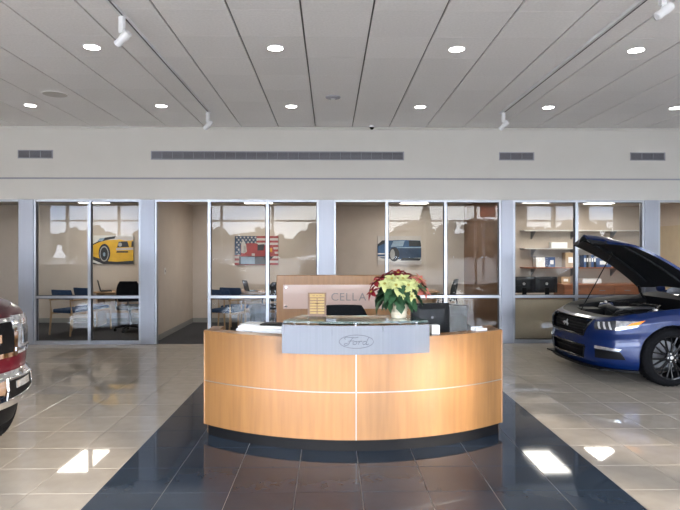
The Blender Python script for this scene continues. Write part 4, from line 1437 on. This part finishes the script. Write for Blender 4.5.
def wheel(par, x, ysign, yo, rad, width, kind, name='wheel'):
    """wheel as a part with its pieces; yo = outer face distance from centre line"""
    w = bpy.data.objects.new(name, None)
    COL.objects.link(w)
    w.parent = par
    w.location = (x, ysign * yo, rad)
    w.rotation_euler = (0, 0, 0 if ysign > 0 else pi)
    # local: outer face at y=0, inwards is -y
    rr_ = rad * (0.735 if kind == 'sport' else 0.62)
    s1 = rad
    prof = [(rr_, -width + .01), (rr_ + 0.03, -width), (s1 - 0.03, -width + .004), (s1 - 0.006, -width + .03), (s1, -width + .06), (s1, -.06), (s1 - .006, -.03), (s1 - .03, -.006), (rr_ + .04, 0.0), (rr_, -.006)]
    MB().lathe(prof, n=56, axis='y').build('tyre', 'black_rubber', w, 50)
    tr = MB()
    for k in range(40):
        a = 2 * pi * k / 40
        tr.box((s1 * cos(a), -width / 2, s1 * sin(a)), (0.006, width * .72, 0.022), M=Matrix.Rotation(-a, 3, 'Y') @ Matrix.Rotation(R(18), 3, 'X'))
    tr.build('tread', 'black_rubber', w)
    rimm = 'black_gloss' if kind == 'sport' else 'chrome'
    MB().lathe([(rr_ - .004, -.010), (rr_ + .004, -.002), (rr_ - .012, -.006), (rr_ - .022, -.05), (rr_ - .03, -width + .02)], n=48, axis='y').build('rim', rimm, w, 50)
    MB().lathe([(0.0001, -.16), (rr_ * .70, -.16), (rr_ * .70, -.18)], n=32, axis='y').build('brake_disc', 'engine_alu', w, 40)
    n = 10 if kind == 'sport' else 6
    sp = MB()
    if kind == 'sport':
        r0, r1, r2 = 0.055, rr_ * .55, rr_ - .006
        for sgn in (-1, 1):
            a = R(9) * sgn
            pts = [Vector((r0, -.035, 0)), Vector((r1 * cos(a * .5), -.022, r1 * sin(a * .5))), Vector((r2 * cos(a), -.012, r2 * sin(a)))]
            sp.tube(pts, [0.016, 0.012, 0.010], 6)
    else:
        sp.tube([(0.05, -.03, 0), (rr_ * .6, -.02, 0), (rr_ - .01, -.03, 0)], [0.05, 0.036, 0.045], 8)
    sm_ = sp.mesh('spoke', 40)
    sm_.materials.append(MATS['black_gloss' if kind == 'sport' else 'chrome'])
    for k in range(n):
        o = link('spoke', sm_, None, w)
        o.rotation_euler = (0, 2 * pi * k / n + .2, 0)
    MB().lathe([(0.0001, -.016), (0.035, -.016), (0.062, -.022), (0.07, -.05)], n=24, axis='y').build('hub', rimm, w, 40)
    for k in range(5):
        a = 2 * pi * k / 5
        MB().cyl((0.048 * cos(a), -.03, 0.048 * sin(a)), (0.048 * cos(a), -.008, 0.048 * sin(a)), 0.009, n=6).build('lug_nut', 'chrome', w)
    MB().cyl((0, -.02, 0), (0, -.012, 0), 0.022, n=16).build('centre_cap', 'chrome', w)
    return w

def well(par, x, R_, az, y_out, depth, sgn):
    mb = MB()
    rings = []
    for yy in (y_out, y_out - depth):
        rings.append([Vector((x + (R_ + .004) * cos(pi * k / 16), sgn * yy, az + (R_ + .004) * sin(pi * k / 16))) for k in range(17)])
    mb.loft(rings, False, False)
    mb.add([(p.x, p.y, p.z) for p in rings[1]], [tuple(range(17))])
    return mb.build('wheel_liner', 'black', par, 60)

# ------------------------------------------------------------------ blue sports car with open hood
CAR_LOC, CAR_RZ = (3.97, 7.66, 0), R(183)
car = thing('sports_car', 'dark blue sports car with raised hood parked by the right office', 'car', CAR_LOC, CAR_RZ)
H = Hull(0.86, 0.945, 2.9, 0.19,
         [(-4.0, .98), (-3.4, 1.0), (-2.6, .99), (-1.8, .95), (-0.8, .955), (-.3, .93), (0.1, .895), (.45, .845), (.70, .795), (.86, .775)],
         [(0, -.035), (.10, -.012), (.25, -.004), (.40, .0), (.55, -.012), (.68, 0.0), (.82, -.004), (.92, -.022), (1.0, -.075)],
         [(0, .03), (.15, .0), (.45, .0), (.7, .0), (.85, .008), (.94, .035), (1, .085)], -3.92)
cy_of = H.c_of_y
def in_grille(c, z):
    if abs(c) > cy_of(.60):
        return False
    y = H.plan(abs(c))[1]
    if 0.555 < z < 0.745 and y < 0.42 + (z - .555) * .55:
        return True
    if 0.275 < z < 0.425 and y < 0.42 + (z - .275) * .2:
        return True
    return False
AR = 0.385
H.shell([0.0, -2.72], AR, 0.345, in_grille, 26).build('body', 'car_blue', car, 35)
for ax in (0.0, -2.72):
    for s in (-1, 1):
        well(car, ax, AR, 0.345, 0.925, 0.34, s)
        wheel(car, ax, s, 0.935, 0.345, 0.25, 'sport')
def grille_q(z0, z1, y0, y1):
    return lambda o, sg=1: None
# grilles: recessed mesh backing, rims, bars, galloping emblem
def band(z0, z1, yb, yt, off, m, nm, par, th=0.01):
    qb, qt = cy_of(yb), cy_of(yt)
    return H.patch([(-qb, z0), (qb, z0), (qt, z1), (-qt, z1)], off, th, 28, 3).build(nm, m, par, 40)
g1 = band(0.54, 0.76, .44, .56, -0.045, 'black', 'grille_backing', car)
for k in range(5):
    z = 0.575 + k * 0.036
    y = 0.43 + (z - .555) * .55
    H.line([(-cy_of(y), z), (0, z), (cy_of(y), z)], -0.03, 0.006, 6, 14).build('grille_bar', 'black', g1, 50)
yb, yt = .425, .525
H.line([(0, .552), (cy_of(yb), .552), (cy_of(yt), .748), (0, .748), (-cy_of(yt), .748), (-cy_of(yb), .552), (0, .552)], 0.0, 0.014, 8, 12).build('grille_surround', 'black_gloss', g1, 50)
g2 = band(0.26, 0.44, .44, .48, -0.05, 'black', 'lower_intake', car)
H.line([(0, .275), (cy_of(.42), .275), (cy_of(.45), .425), (0, .425), (-cy_of(.45), .425), (-cy_of(.42), .275), (0, .275)], 0.0, 0.012, 8, 12).build('intake_surround', 'black_gloss', g2, 50)
H.line([(-cy_of(.43), .35), (0, .35), (cy_of(.43), .35)], -0.03, 0.007, 6, 14).build('intake_bar', 'black', g2, 50)
horse = [(-.50, .10), (-.30, .16), (-.10, .14), (.15, .20), (.28, .34), (.40, .40), (.52, .30), (.46, .22), (.38, .22), (.34, .08), (.52, .00), (.60, -.12), (.50, -.10), (.30, -.02),
         (.42, -.20), (.34, -.26), (.20, -.08), (-.08, -.04), (-.20, -.06), (-.34, -.24), (-.46, -.22), (-.30, -.06), (-.36, .02), (-.56, -.10), (-.70, -.04), (-.54, .04)]
MB().prism(horse, 0, 0.006, lambda u, v, w: (0.848 + w, u * .12, .655 + v * .14)).build('grille_emblem', 'lamp_bar', g1)
# splitter
H.patch([(-H.c_of_x(.40), .165), (H.c_of_x(.40), .165), (H.c_of_x(.40), .192), (-H.c_of_x(.40), .192)], 0.055, 0.09, 40, 1).build('front_splitter', 'black', car, 40)
MB().bbox(0.30, 0.78, -.75, .75, 0.17, 0.185).build('undertray', 'black', car)
# lamps
for s in (-1, 1):
    nm = 'headlight'
    ci, cm, co = cy_of(.60), cy_of(.80), H.c_of_x(.30)
    hl = H.patch([(s * ci, .645), (s * cm, .655), (s * cm, .765), (s * cy_of(.57), .735)], 0.004, 0.02, 8, 4).build(nm, 'lamp_dark', car, 40)
    for k in range(3):
        f0 = 0.08 + k * .27
        a0 = ci + (cm - ci) * (f0 + .13)
        a1 = ci + (cm - ci) * (f0 - .02)
        H.patch([(s * a0, .66), (s * (a0 + .022), .66), (s * (a1 + .022), .737 + k * .006), (s * a1, .737 + k * .006)], 0.009, 0.01, 2, 4).build('light_bar', 'lamp_bar', hl, 40)
    H.patch([(s * cm, .655), (s * H.c_of_x(.42), .70), (s * H.c_of_x(.36), .775), (s * cm, .765)], 0.0045, 0.02, 8, 4).build('headlight_lens', 'lamp_clear', hl, 40)
    H.patch([(s * (cm + .4 * (H.c_of_x(.42) - cm)), .690), (s * H.c_of_x(.42), .712), (s * H.c_of_x(.32), .785), (s * (cm + .75 * (H.c_of_x(.42) - cm)), .745)], 0.009, 0.014, 8, 3).build('turn_signal', 'lamp_amber', hl, 40)
    fg = H.patch([(s * cy_of(.60), .415), (s * cy_of(.82), .405), (s * cy_of(.84), .435), (s * cy_of(.60), .45)], 0.006, 0.02, 8, 2).build('fog_light', 'lamp_clear', car, 40)
    H.patch([(s * cy_of(.60), .30), (s * cy_of(.86), .31), (s * cy_of(.83), .40), (s * cy_of(.60), .41)], 0.002, 0.01, 8, 3).build('fog_recess', 'black', fg, 40)
# engine bay
ztop_in = lambda x: lerp_tab(H.ztop, x)
def fender_rail(s):
    mb = MB()
    a, b, c_, d_ = [], [], [], []
    for k in range(15):
        x = 0.62 - k * 0.095
        p = H.pt(s * H.c_of_x(x), t=1.0)
        a.append(p)
        b.append(Vector((p.x, s * min(abs(p.y) - .05, 0.78), p.z - 0.012)))
        c_.append(Vector((p.x, s * min(abs(p.y) - .10, 0.70), p.z - 0.04)))
        d_.append(Vector((p.x, s * min(abs(p.y) - .12, 0.68), 0.50)))
    return mb.loft([a, b, c_, d_], False, False)
for s in (-1, 1):
    fender_rail(s).build('fender_rail', 'black', car, 40)
MB().bbox(-0.72, 0.62, -.70, .70, 0.44, 0.50).build('bay_floor', 'black', car)
MB().bbox(-0.74, -0.70, -.80, .80, 0.44, 0.96).build('firewall', 'black', car)
# radiator cover between nose and bay
front_edge = [H.pt(c, t=1.0) for c in [cy_of(.80) * k / 12 for k in range(-12, 13)]]
rc = MB()
rc.loft([[p + Vector((0, 0, .001)) for p in front_edge], [Vector((p.x - .10, p.y * .97, p.z + .012)) for p in front_edge], [Vector((min(p.x - .2, .50), p.y * .95, p.z + .006)) for p in front_edge], [Vector((min(p.x - .2, .50), p.y * .95, .5)) for p in front_edge]], False, False)
rc.build('radiator_cover', 'black', car, 40)
eng = MB().rbox((-0.10, 0, 0.70), (0.62, 0.46, 0.24), 0.05).build('engine_cover', 'dark_grey', car, 40)
MB().rbox((-0.10, 0, 0.835), (0.50, 0.16, 0.03), 0.02).build('engine_badge_plate', 'engine_alu', eng, 40)
for s in (-1, 1):
    MB().rbox((-0.10, s * .18, 0.825), (0.52, 0.07, 0.03), 0.02).build('coil_cover', 'black', eng, 40)
    MB().lathe([(0.0001, .86), (.07, .86), (.09, .845), (.10, .80), (.12, .60)], c=(-0.02, s * .58, 0), n=20).build('strut_tower', 'car_blue', car, 40)
    MB().lathe([(0.0001, .885), (.03, .885), (.035, .86)], c=(-0.02, s * .58, 0), n=12).build('strut_nut', 'chrome', car, 40)
MB().tube([(-.02, .58, .875), (-.30, .25, .885), (-.30, -.25, .885), (-.02, -.58, .875)], 0.016, 10).build('strut_brace', 'black_gloss', car, 50)
ab = MB().rbox((0.30, -0.42, 0.70), (0.30, 0.34, 0.20), 0.04).build('air_box', 'black', car, 40)
MB().tube([(.18, -.36, .80), (.15, -.20, .84), (.20, -.05, .83), (.18, .06, .80)], 0.045, 12).build('intake_hose', 'dark_grey', car, 50)
MB().rbox((0.34, 0.44, 0.66), (0.22, 0.22, 0.20), 0.03).build('coolant_tank', 'engine_alu', car, 40)
MB().lathe([(0.0001, .80), (.034, .80), (.036, .76)], c=(.34, .44, 0), n=16).build('coolant_cap', 'black', car, 40)
MB().rbox((-.50, -.50, .74), (0.22, 0.28, 0.22), 0.03).build('battery_box', 'black', car, 40)
MB().rbox((-.52, .46, .80), (0.18, 0.2, 0.12), 0.04).build('brake_reservoir', 'engine_alu', car, 40)
MB().tube([(.40, .60, .78), (.20, .66, .82), (-.2, .64, .86), (-.6, .55, .90)], 0.012, 8).build('wiring_loom', 'black', car, 50)
MB().tube([(.36, .20, .72), (.28, .24, .80), (.12, .22, .82), (.02, .20, .78)], 0.022, 10).build('radiator_hose', 'black', car, 50)
# hood: hinged at the cowl, raised
HX0, HZ0, HLEN, HANG = -0.62, 1.09, 1.42, R(31)
def hood_pt(u, v, th):
    """u 0 hinge .. 1 tip, v -1..1"""
    wid = 0.775 * (1 - 0.10 * u) * (1.0 if u < .80 else sqrt(max(0.0, 1 - ((u - .80) / .20) ** 2 * .93)))
    l = HLEN * (u - 0.055 * (v * v) * u)
    bow = 0.13 * 4 * u * (1 - u) * .5 + 0.035 * (1 - v * v) - 0.03 * u * u * abs(v) - (0.05 * max(0, (u - .8) / .2) ** 2)
    bow += 0.022 * (1 if abs(v) < .42 else max(0, 1 - (abs(v) - .42) / .1)) * (1 - u * .5)
    w = bow - th
    x = HX0 + l * cos(HANG) - w * sin(HANG)
    z = HZ0 + l * sin(HANG) + w * cos(HANG)
    return Vector((x, v * wid, z))
nu, nv = 22, 20
def hgrid(th, s_=1.0, u0=0.0, u1=1.0):
    return [[hood_pt(u0 + (u1 - u0) * i / nu, s_ * (j / nv * 2 - 1), th) for j in range(nv + 1)] for i in range(nu + 1)]
hood = MB().loft(hgrid(0.0), False, False).build('hood', 'car_blue', car, 50, label='raised hood, blue above and dark underneath')
rim_ = MB()
top, bot = hgrid(0.0), hgrid(0.03)
edge_t = [top[0][j] for j in range(nv + 1)] + [top[i][nv] for i in range(1, nu + 1)] + [top[nu][j] for j in range(nv - 1, -1, -1)] + [top[i][0] for i in range(nu - 1, 0, -1)]
edge_b = [bot[0][j] for j in range(nv + 1)] + [bot[i][nv] for i in range(1, nu + 1)] + [bot[nu][j] for j in range(nv - 1, -1, -1)] + [bot[i][0] for i in range(nu - 1, 0, -1)]
rim_.loft([edge_t, edge_b], True, False)
rim_.build('hood_edge', 'car_blue', hood, 50)
MB().loft(hgrid(0.03), False, False).build('hood_underside', 'hood_liner', hood, 50)
for v0 in (-.55, .55):
    MB().tube([hood_pt(u / 10, v0 * (1 - .25 * u / 10), 0.042) for u in range(1, 10)], 0.018, 8).build('hood_brace', 'dark_grey', hood, 50)
MB().tube([hood_pt(.93, v / 8, .040) for v in range(-6, 7)], 0.02, 8).build('hood_brace', 'dark_grey', hood, 50)
MB().rbox(hood_pt(.86, 0, .06), (.10, .20, .03), 0.01, M=Matrix.Rotation(-HANG, 3, 'Y')).build('hood_latch', 'mid_grey', hood, 40)
for v0 in (-.12, .12):
    MB().cyl(hood_pt(.88, v0 * 2.2, .03), hood_pt(.88, v0 * 2.2, .06), .03, n=12).build('rubber_stop', 'mid_grey', hood, 40)
MB().tube([Vector((.50, -.30, .77)), hood_pt(.62, -.25, .05)], 0.007, 8).build('prop_rod', 'black', car, 40)
for s in (-1, 1):
    MB().tube([(-.66, s * .70, .90), (-.60, s * .70, 1.0), hood_pt(.03, s * .90, .04)], 0.016, 8).build('hood_hinge', 'black', car, 40)
# cowl, cabin
MB().loft([[Vector((-.62, y * .1, .955)) for y in range(-8, 9)], [Vector((-.78, y * .1, .99)) for y in range(-8, 9)], [Vector((-.92 + .0 * y, y * .098, 1.0)) for y in range(-8, 9)]], False, False).build('cowl', 'black', car, 40)
def cab_ring(x0, z0, w0, x1, z1, w1, n=9):
    return None
def arcrow(x, z, w, crown, bend=0.0, n=12):
    return [Vector((x - bend * ((2 * k / n - 1) ** 2), w * (2 * k / n - 1), z - crown * (2 * k / n - 1) ** 2)) for k in range(n + 1)]
MB().loft([arcrow(-.78, .985, .80, .02, .18), arcrow(-1.10, 1.16, .72, .03, .14), arcrow(-1.44, 1.325, .60, .04, .10)], False, False).build('windscreen', 'car_glass', car, 50)
MB().loft([arcrow(-1.44, 1.325, .60, .04, .10), arcrow(-1.75, 1.375, .60, .05, .03), arcrow(-2.2, 1.365, .59, .05), arcrow(-2.62, 1.29, .57, .05)], False, False).build('roof', 'car_blue', car, 50)
MB().loft([arcrow(-2.62, 1.29, .57, .05), arcrow(-3.1, 1.14, .62, .04), arcrow(-3.42, 1.01, .68, .03)], False, False).build('rear_glass', 'car_glass', car, 50)
for s in (-1, 1):
    lo = [(-.96, .96), (-1.5, .955), (-2.2, .965), (-2.9, .99), (-3.42, 1.0)]
    hi = [(-.98, .97), (-1.52, 1.28), (-2.2, 1.315), (-2.66, 1.24), (-3.40, 1.01)]
    MB().loft([[Vector((x, s * .845, z)) for x, z in lo], [Vector((x, s * (.60 + (1.32 - z) * .55), z)) for x, z in hi]], False, False).build('side_window', 'car_glass', car, 50)
    MB().loft([[H.pt(s * H.c_of_x(x), t=1.0) for x in (-.75, -1.5, -2.2, -3.0, -3.9)], [Vector((x, s * .83, lerp_tab(H.ztop, x) + .012)) for x in (-.75, -1.5, -2.2, -3.0, -3.9)]], False, False).build('belt_line', 'car_blue', car, 40)
    mr = MB().sphere((-1.12, s * 1.02, 1.03), 0.075, 14, 10, (.7, 1.25, .8)).build('side_mirror', 'car_blue', car, 60)
    MB().tube([(-1.14, s * .86, .98), (-1.13, s * .96, 1.0)], .018, 8).build('mirror_stalk', 'black', mr, 40)
    MB().rbox((-2.02, s * .955, .80), (.18, .03, .03), .01).build('door_handle', 'car_blue', car, 40)
    H.line([(s * H.c_of_x(-.86), .30), (s * H.c_of_x(-.90), .90)], 0.0, 0.004, 6).build('door_gap', 'black', car)
    H.line([(s * H.c_of_x(-2.25), .45), (s * H.c_of_x(-2.20), .92)], 0.0, 0.004, 6).build('door_gap', 'black', car)
MB().loft([[Vector((-3.40, y * .1 * .72, 1.01)) for y in range(-10, 11)], [Vector((-3.7, y * .1 * .80, 1.025)) for y in range(-10, 11)], [Vector((-3.93, y * .1 * .86, .985)) for y in range(-10, 11)], [Vector((-3.97, y * .1 * .92, .7)) for y in range(-10, 11)], [Vector((-3.93, y * .1 * .92, .22)) for y in range(-10, 11)]], False, False).build('tail', 'car_blue', car, 40)
MB().bbox(-3.9, .2, -.85, .85, .17, .20).build('underbody', 'black', car)

# ------------------------------------------------------------------ maroon pickup truck
TR_LOC, TR_RZ = (-3.42, 4.20, 0), R(-30)
trk = thing('pickup_truck', 'maroon pickup truck with chrome bumper at the left edge', 'truck', TR_LOC, TR_RZ)
T = Hull(0.95, 1.0, 3.0, 0.66,
         [(-5.0, 1.25), (-1.0, 1.24), (0.0, 1.23), (.5, 1.20), (.80, 1.165), (.95, 1.15)],
         [(0, -.01), (.2, 0), (.5, 0.0), (.7, .0), (.86, -.012), (.95, -.035), (1.0, -.08)],
         [(0, .02), (.3, .0), (.7, .0), (.9, .02), (1, .06)], -4.75)
T.shell([0.0, -3.68], 0.47, 0.41, None, 16).build('body', 'car_maroon', trk, 35)
for ax in (0.0, -3.68):
    for s in (-1, 1):
        well(trk, ax, .47, .41, .97, .36, s)
        wheel(trk, ax, s, 0.985, 0.41, 0.28, 'truck')
ty = T.c_of_y
# hood
hr = []
for k in range(13):
    x = .93 - k * .13
    p = T.pt(T.c_of_x(max(min(x, .949), -.7)), t=1.0)
    z = p.z
    wv = abs(p.y)
    hr.append([Vector((min(x, p.x), wv * (q / 10 - 1), z + 0.055 * (1 - (q / 10 - 1) ** 4) + (0.02 if abs(q - 10) < 6 else 0))) for q in range(21)])
MB().loft(hr, False, False).build('hood', 'car_maroon', trk, 40)
# grille and lamps
def tq(y0, y1, z0, z1):
    return [(ty(y0) if y0 >= 0 else -ty(y0), z0), (ty(y1), z0), (ty(y1), z1), (ty(y0) if y0 >= 0 else -ty(y0), z1)]
gr = T.patch([(-ty(.68), .83), (ty(.68), .83), (ty(.69), 1.115), (-ty(.69), 1.115)], 0.012, 0.02, 24, 4).build('grille', 'chrome', trk, 40)
for (za, zb_) in ((.865, .93), (1.02, 1.085)):
    T.patch([(-ty(.63), za), (ty(.63), za), (ty(.64), zb_), (-ty(.64), zb_)], 0.016, 0.02, 24, 2).build('grille_opening', 'black', gr, 40)
T.patch([(-ty(.52), .945), (ty(.52), .945), (ty(.52), 1.005), (-ty(.52), 1.005)], 0.018, 0.02, 24, 2).build('grille_bar', 'chrome', gr, 40)
T.patch([(ty(.20), .92), (ty(.635), .92), (ty(.64), 1.03), (ty(.20), 1.03)], 0.0165, 0.02, 8, 2).build('grille_opening', 'black', gr, 40)
T.patch([(-ty(.635), .92), (-ty(.20), .92), (-ty(.20), 1.03), (-ty(.64), 1.03)], 0.0165, 0.02, 8, 2).build('grille_opening', 'black', gr, 40)
bd = MB().lathe([(0.0001, 0.012), (.85, 0.012), (1.0, 0.0)], n=24, axis='x').build('grille_badge', 'binder_blue', gr, 40)
bd.location = (.975, 0, .975)
bd.scale = (1, .115, .047)
for s in (-1, 1):
    hl = T.patch([(s * ty(.69), .84), (s * T.c_of_x(.50), .85), (s * T.c_of_x(.46), 1.11), (s * ty(.69), 1.125)], 0.010, 0.02, 12, 5).build('headlight', 'lamp_clear', trk, 40)
    T.patch([(s * ty(.75), .91), (s * ty(.84), .91), (s * ty(.84), 1.045), (s * ty(.75), 1.05)], 0.014, 0.012, 6, 3).build('lamp_housing', 'lamp_dark', hl, 40)
    T.patch([(s * T.c_of_x(.58), .90), (s * T.c_of_x(.52), .90), (s * T.c_of_x(.50), 1.04), (s * T.c_of_x(.58), 1.04)], 0.014, 0.012, 4, 3).build('turn_signal', 'lamp_bar', hl, 40)
    for (z0, z1) in ((.865, .89), (1.065, 1.09)):
        T.patch([(s * ty(.66), z0), (s * T.c_of_x(.54), z0), (s * T.c_of_x(.54), z1), (s * ty(.66), z1)], 0.015, 0.012, 10, 1).build('chrome_bar', 'chrome', hl, 40)
    T.line([(s * T.c_of_x(-.62), .70), (s * T.c_of_x(-.66), 1.22)], 0.0, .004).build('door_gap', 'black', trk)
# bumper (its own, slightly larger contour)
B = Hull(1.04, 1.02, 2.8, 0.46, [(-5, .735), (2, .735)], [(0, -.05), (.15, -.012), (.5, .0), (.85, -.006), (1, -.035)], [(0, 0), (1, 0)], -.2)
cb = B.c_of_x(.44)
bmp = B.patch([(-cb, .51), (0, .46), (0, .735), (-cb, .735)], 0.0, 0.05, 34, 8).build('bumper', 'chrome', trk, 40, label='chrome front bumper')
B.patch([(0, .46), (cb, .51), (cb, .735), (0, .735)], 0.0, 0.05, 34, 8).build('bumper_half', 'chrome', bmp, 40)
for s in (-1, 1):
    c0, c1 = B.c_of_y(.54), B.c_of_x(.74)
    fr_ = B.patch([(s * c0, .535), (s * c1, .565), (s * c1, .685), (s * c0, .685)], 0.003, 0.02, 10, 4).build('fog_recess', 'black', bmp, 40)
    B.line([(s * c0, .535), (s * c1, .565), (s * c1, .685), (s * c0, .685), (s * c0, .535)], 0.0, 0.010, 8, 8).build('fog_surround', 'chrome', bmp, 50)
    B.patch([(s * (c0 * .8 + c1 * .2), .61), (s * (c0 * .3 + c1 * .7), .615), (s * (c0 * .3 + c1 * .7), .67), (s * (c0 * .8 + c1 * .2), .66)], 0.008, 0.012, 6, 3).build('fog_lamp', 'lamp_clear', bmp, 40)
B.patch([(-B.c_of_y(.38), .52), (B.c_of_y(.38), .52), (B.c_of_y(.38), .66), (-B.c_of_y(.38), .66)], 0.003, 0.02, 20, 3).build('bumper_intake', 'black', bmp, 40)
T2 = Hull(0.98, .97, 2.8, 0.30, [(-5, .54), (2, .54)], [(0, -.06), (.5, -.02), (1, 0)], [(0, 0), (1, 0)], -.2)
T2.patch([(-T2.c_of_x(.48), .33), (T2.c_of_x(.48), .33), (T2.c_of_x(.48), .54), (-T2.c_of_x(.48), .54)], -0.01, 0.03, 40, 3).build('air_dam', 'black', trk, 40)
# cab and bed
MB().loft([arcrow(-.62, 1.21, .80, .01, .08), arcrow(-1.45, 1.80, .70, .02, .06)], False, False).build('windscreen', 'car_glass', trk, 40)
MB().loft([arcrow(-1.40, 1.79, .72, .02, .06), arcrow(-1.6, 1.86, .72, .03), arcrow(-2.9, 1.86, .72, .03), arcrow(-3.05, 1.78, .70, .03)], False, False).build('roof', 'car_maroon', trk, 40)
MB().loft([arcrow(-3.05, 1.78, .70, .03), arcrow(-3.12, 1.22, .80, .0)], False, False).build('rear_glass', 'car_glass', trk, 40)
for s in (-1, 1):
    MB().loft([[Vector((-.62, s * .93, 1.20)), Vector((-3.12, s * .93, 1.22))], [Vector((-1.45, s * .72, 1.78)), Vector((-3.05, s * .72, 1.78))]], False, False).build('side_window', 'car_glass', trk)
    MB().bbox(-1.9, -1.84, s * .74, s * .90, 1.2, 1.7).build('pillar', 'car_maroon', trk)
    mr = MB().rbox((-.95, s * 1.14, 1.33), (.12, .22, .20), .03).build('side_mirror', 'black', trk, 40)
    MB().tube([(-.92, s * .95, 1.26), (-.94, s * 1.08, 1.30)], .02, 8).build('mirror_stalk', 'black', mr)
    MB().loft([[T.pt(s * T.c_of_x(x), t=1.0) for x in (-.6, -1.8, -3.1, -4.7)], [Vector((x, s * .84, 1.225)) for x in (-.6, -1.8, -3.1, -4.7)]], False, False).build('belt_line', 'car_maroon', trk)
MB().bbox(-4.72, -3.14, -.86, .86, .70, .76).bbox(-4.76, -4.70, -.94, .94, .62, 1.2).build('bed', 'car_maroon', trk)
MB().bbox(-4.6, .6, -.6, .6, .36, .66).build('frame', 'black', trk)

# parked trucks in the lot outside, mirrored in the office glass
_sw = {MATS['car_maroon']: MATS['car_silver']}
_sd = {MATS['car_maroon']: MATS['mid_grey']}
for (x, y, a, sw, lab) in ((-11.5, -13.5, 88, _sw, 'silver pickup truck parked outside at the left end of the lot'), (-6.6, -13.8, 92, _sd, 'grey pickup truck parked outside left of the middle of the lot'),
                           (-0.8, -13.4, 90, _sw, 'silver pickup truck parked outside in the middle of the lot'), (12.5, -15.0, 86, _sd, 'grey pickup truck parked outside beside the pole sign')):
    dup(trk, (x, y, -0.02), R(a), lab, 'trucks parked outside', sw)
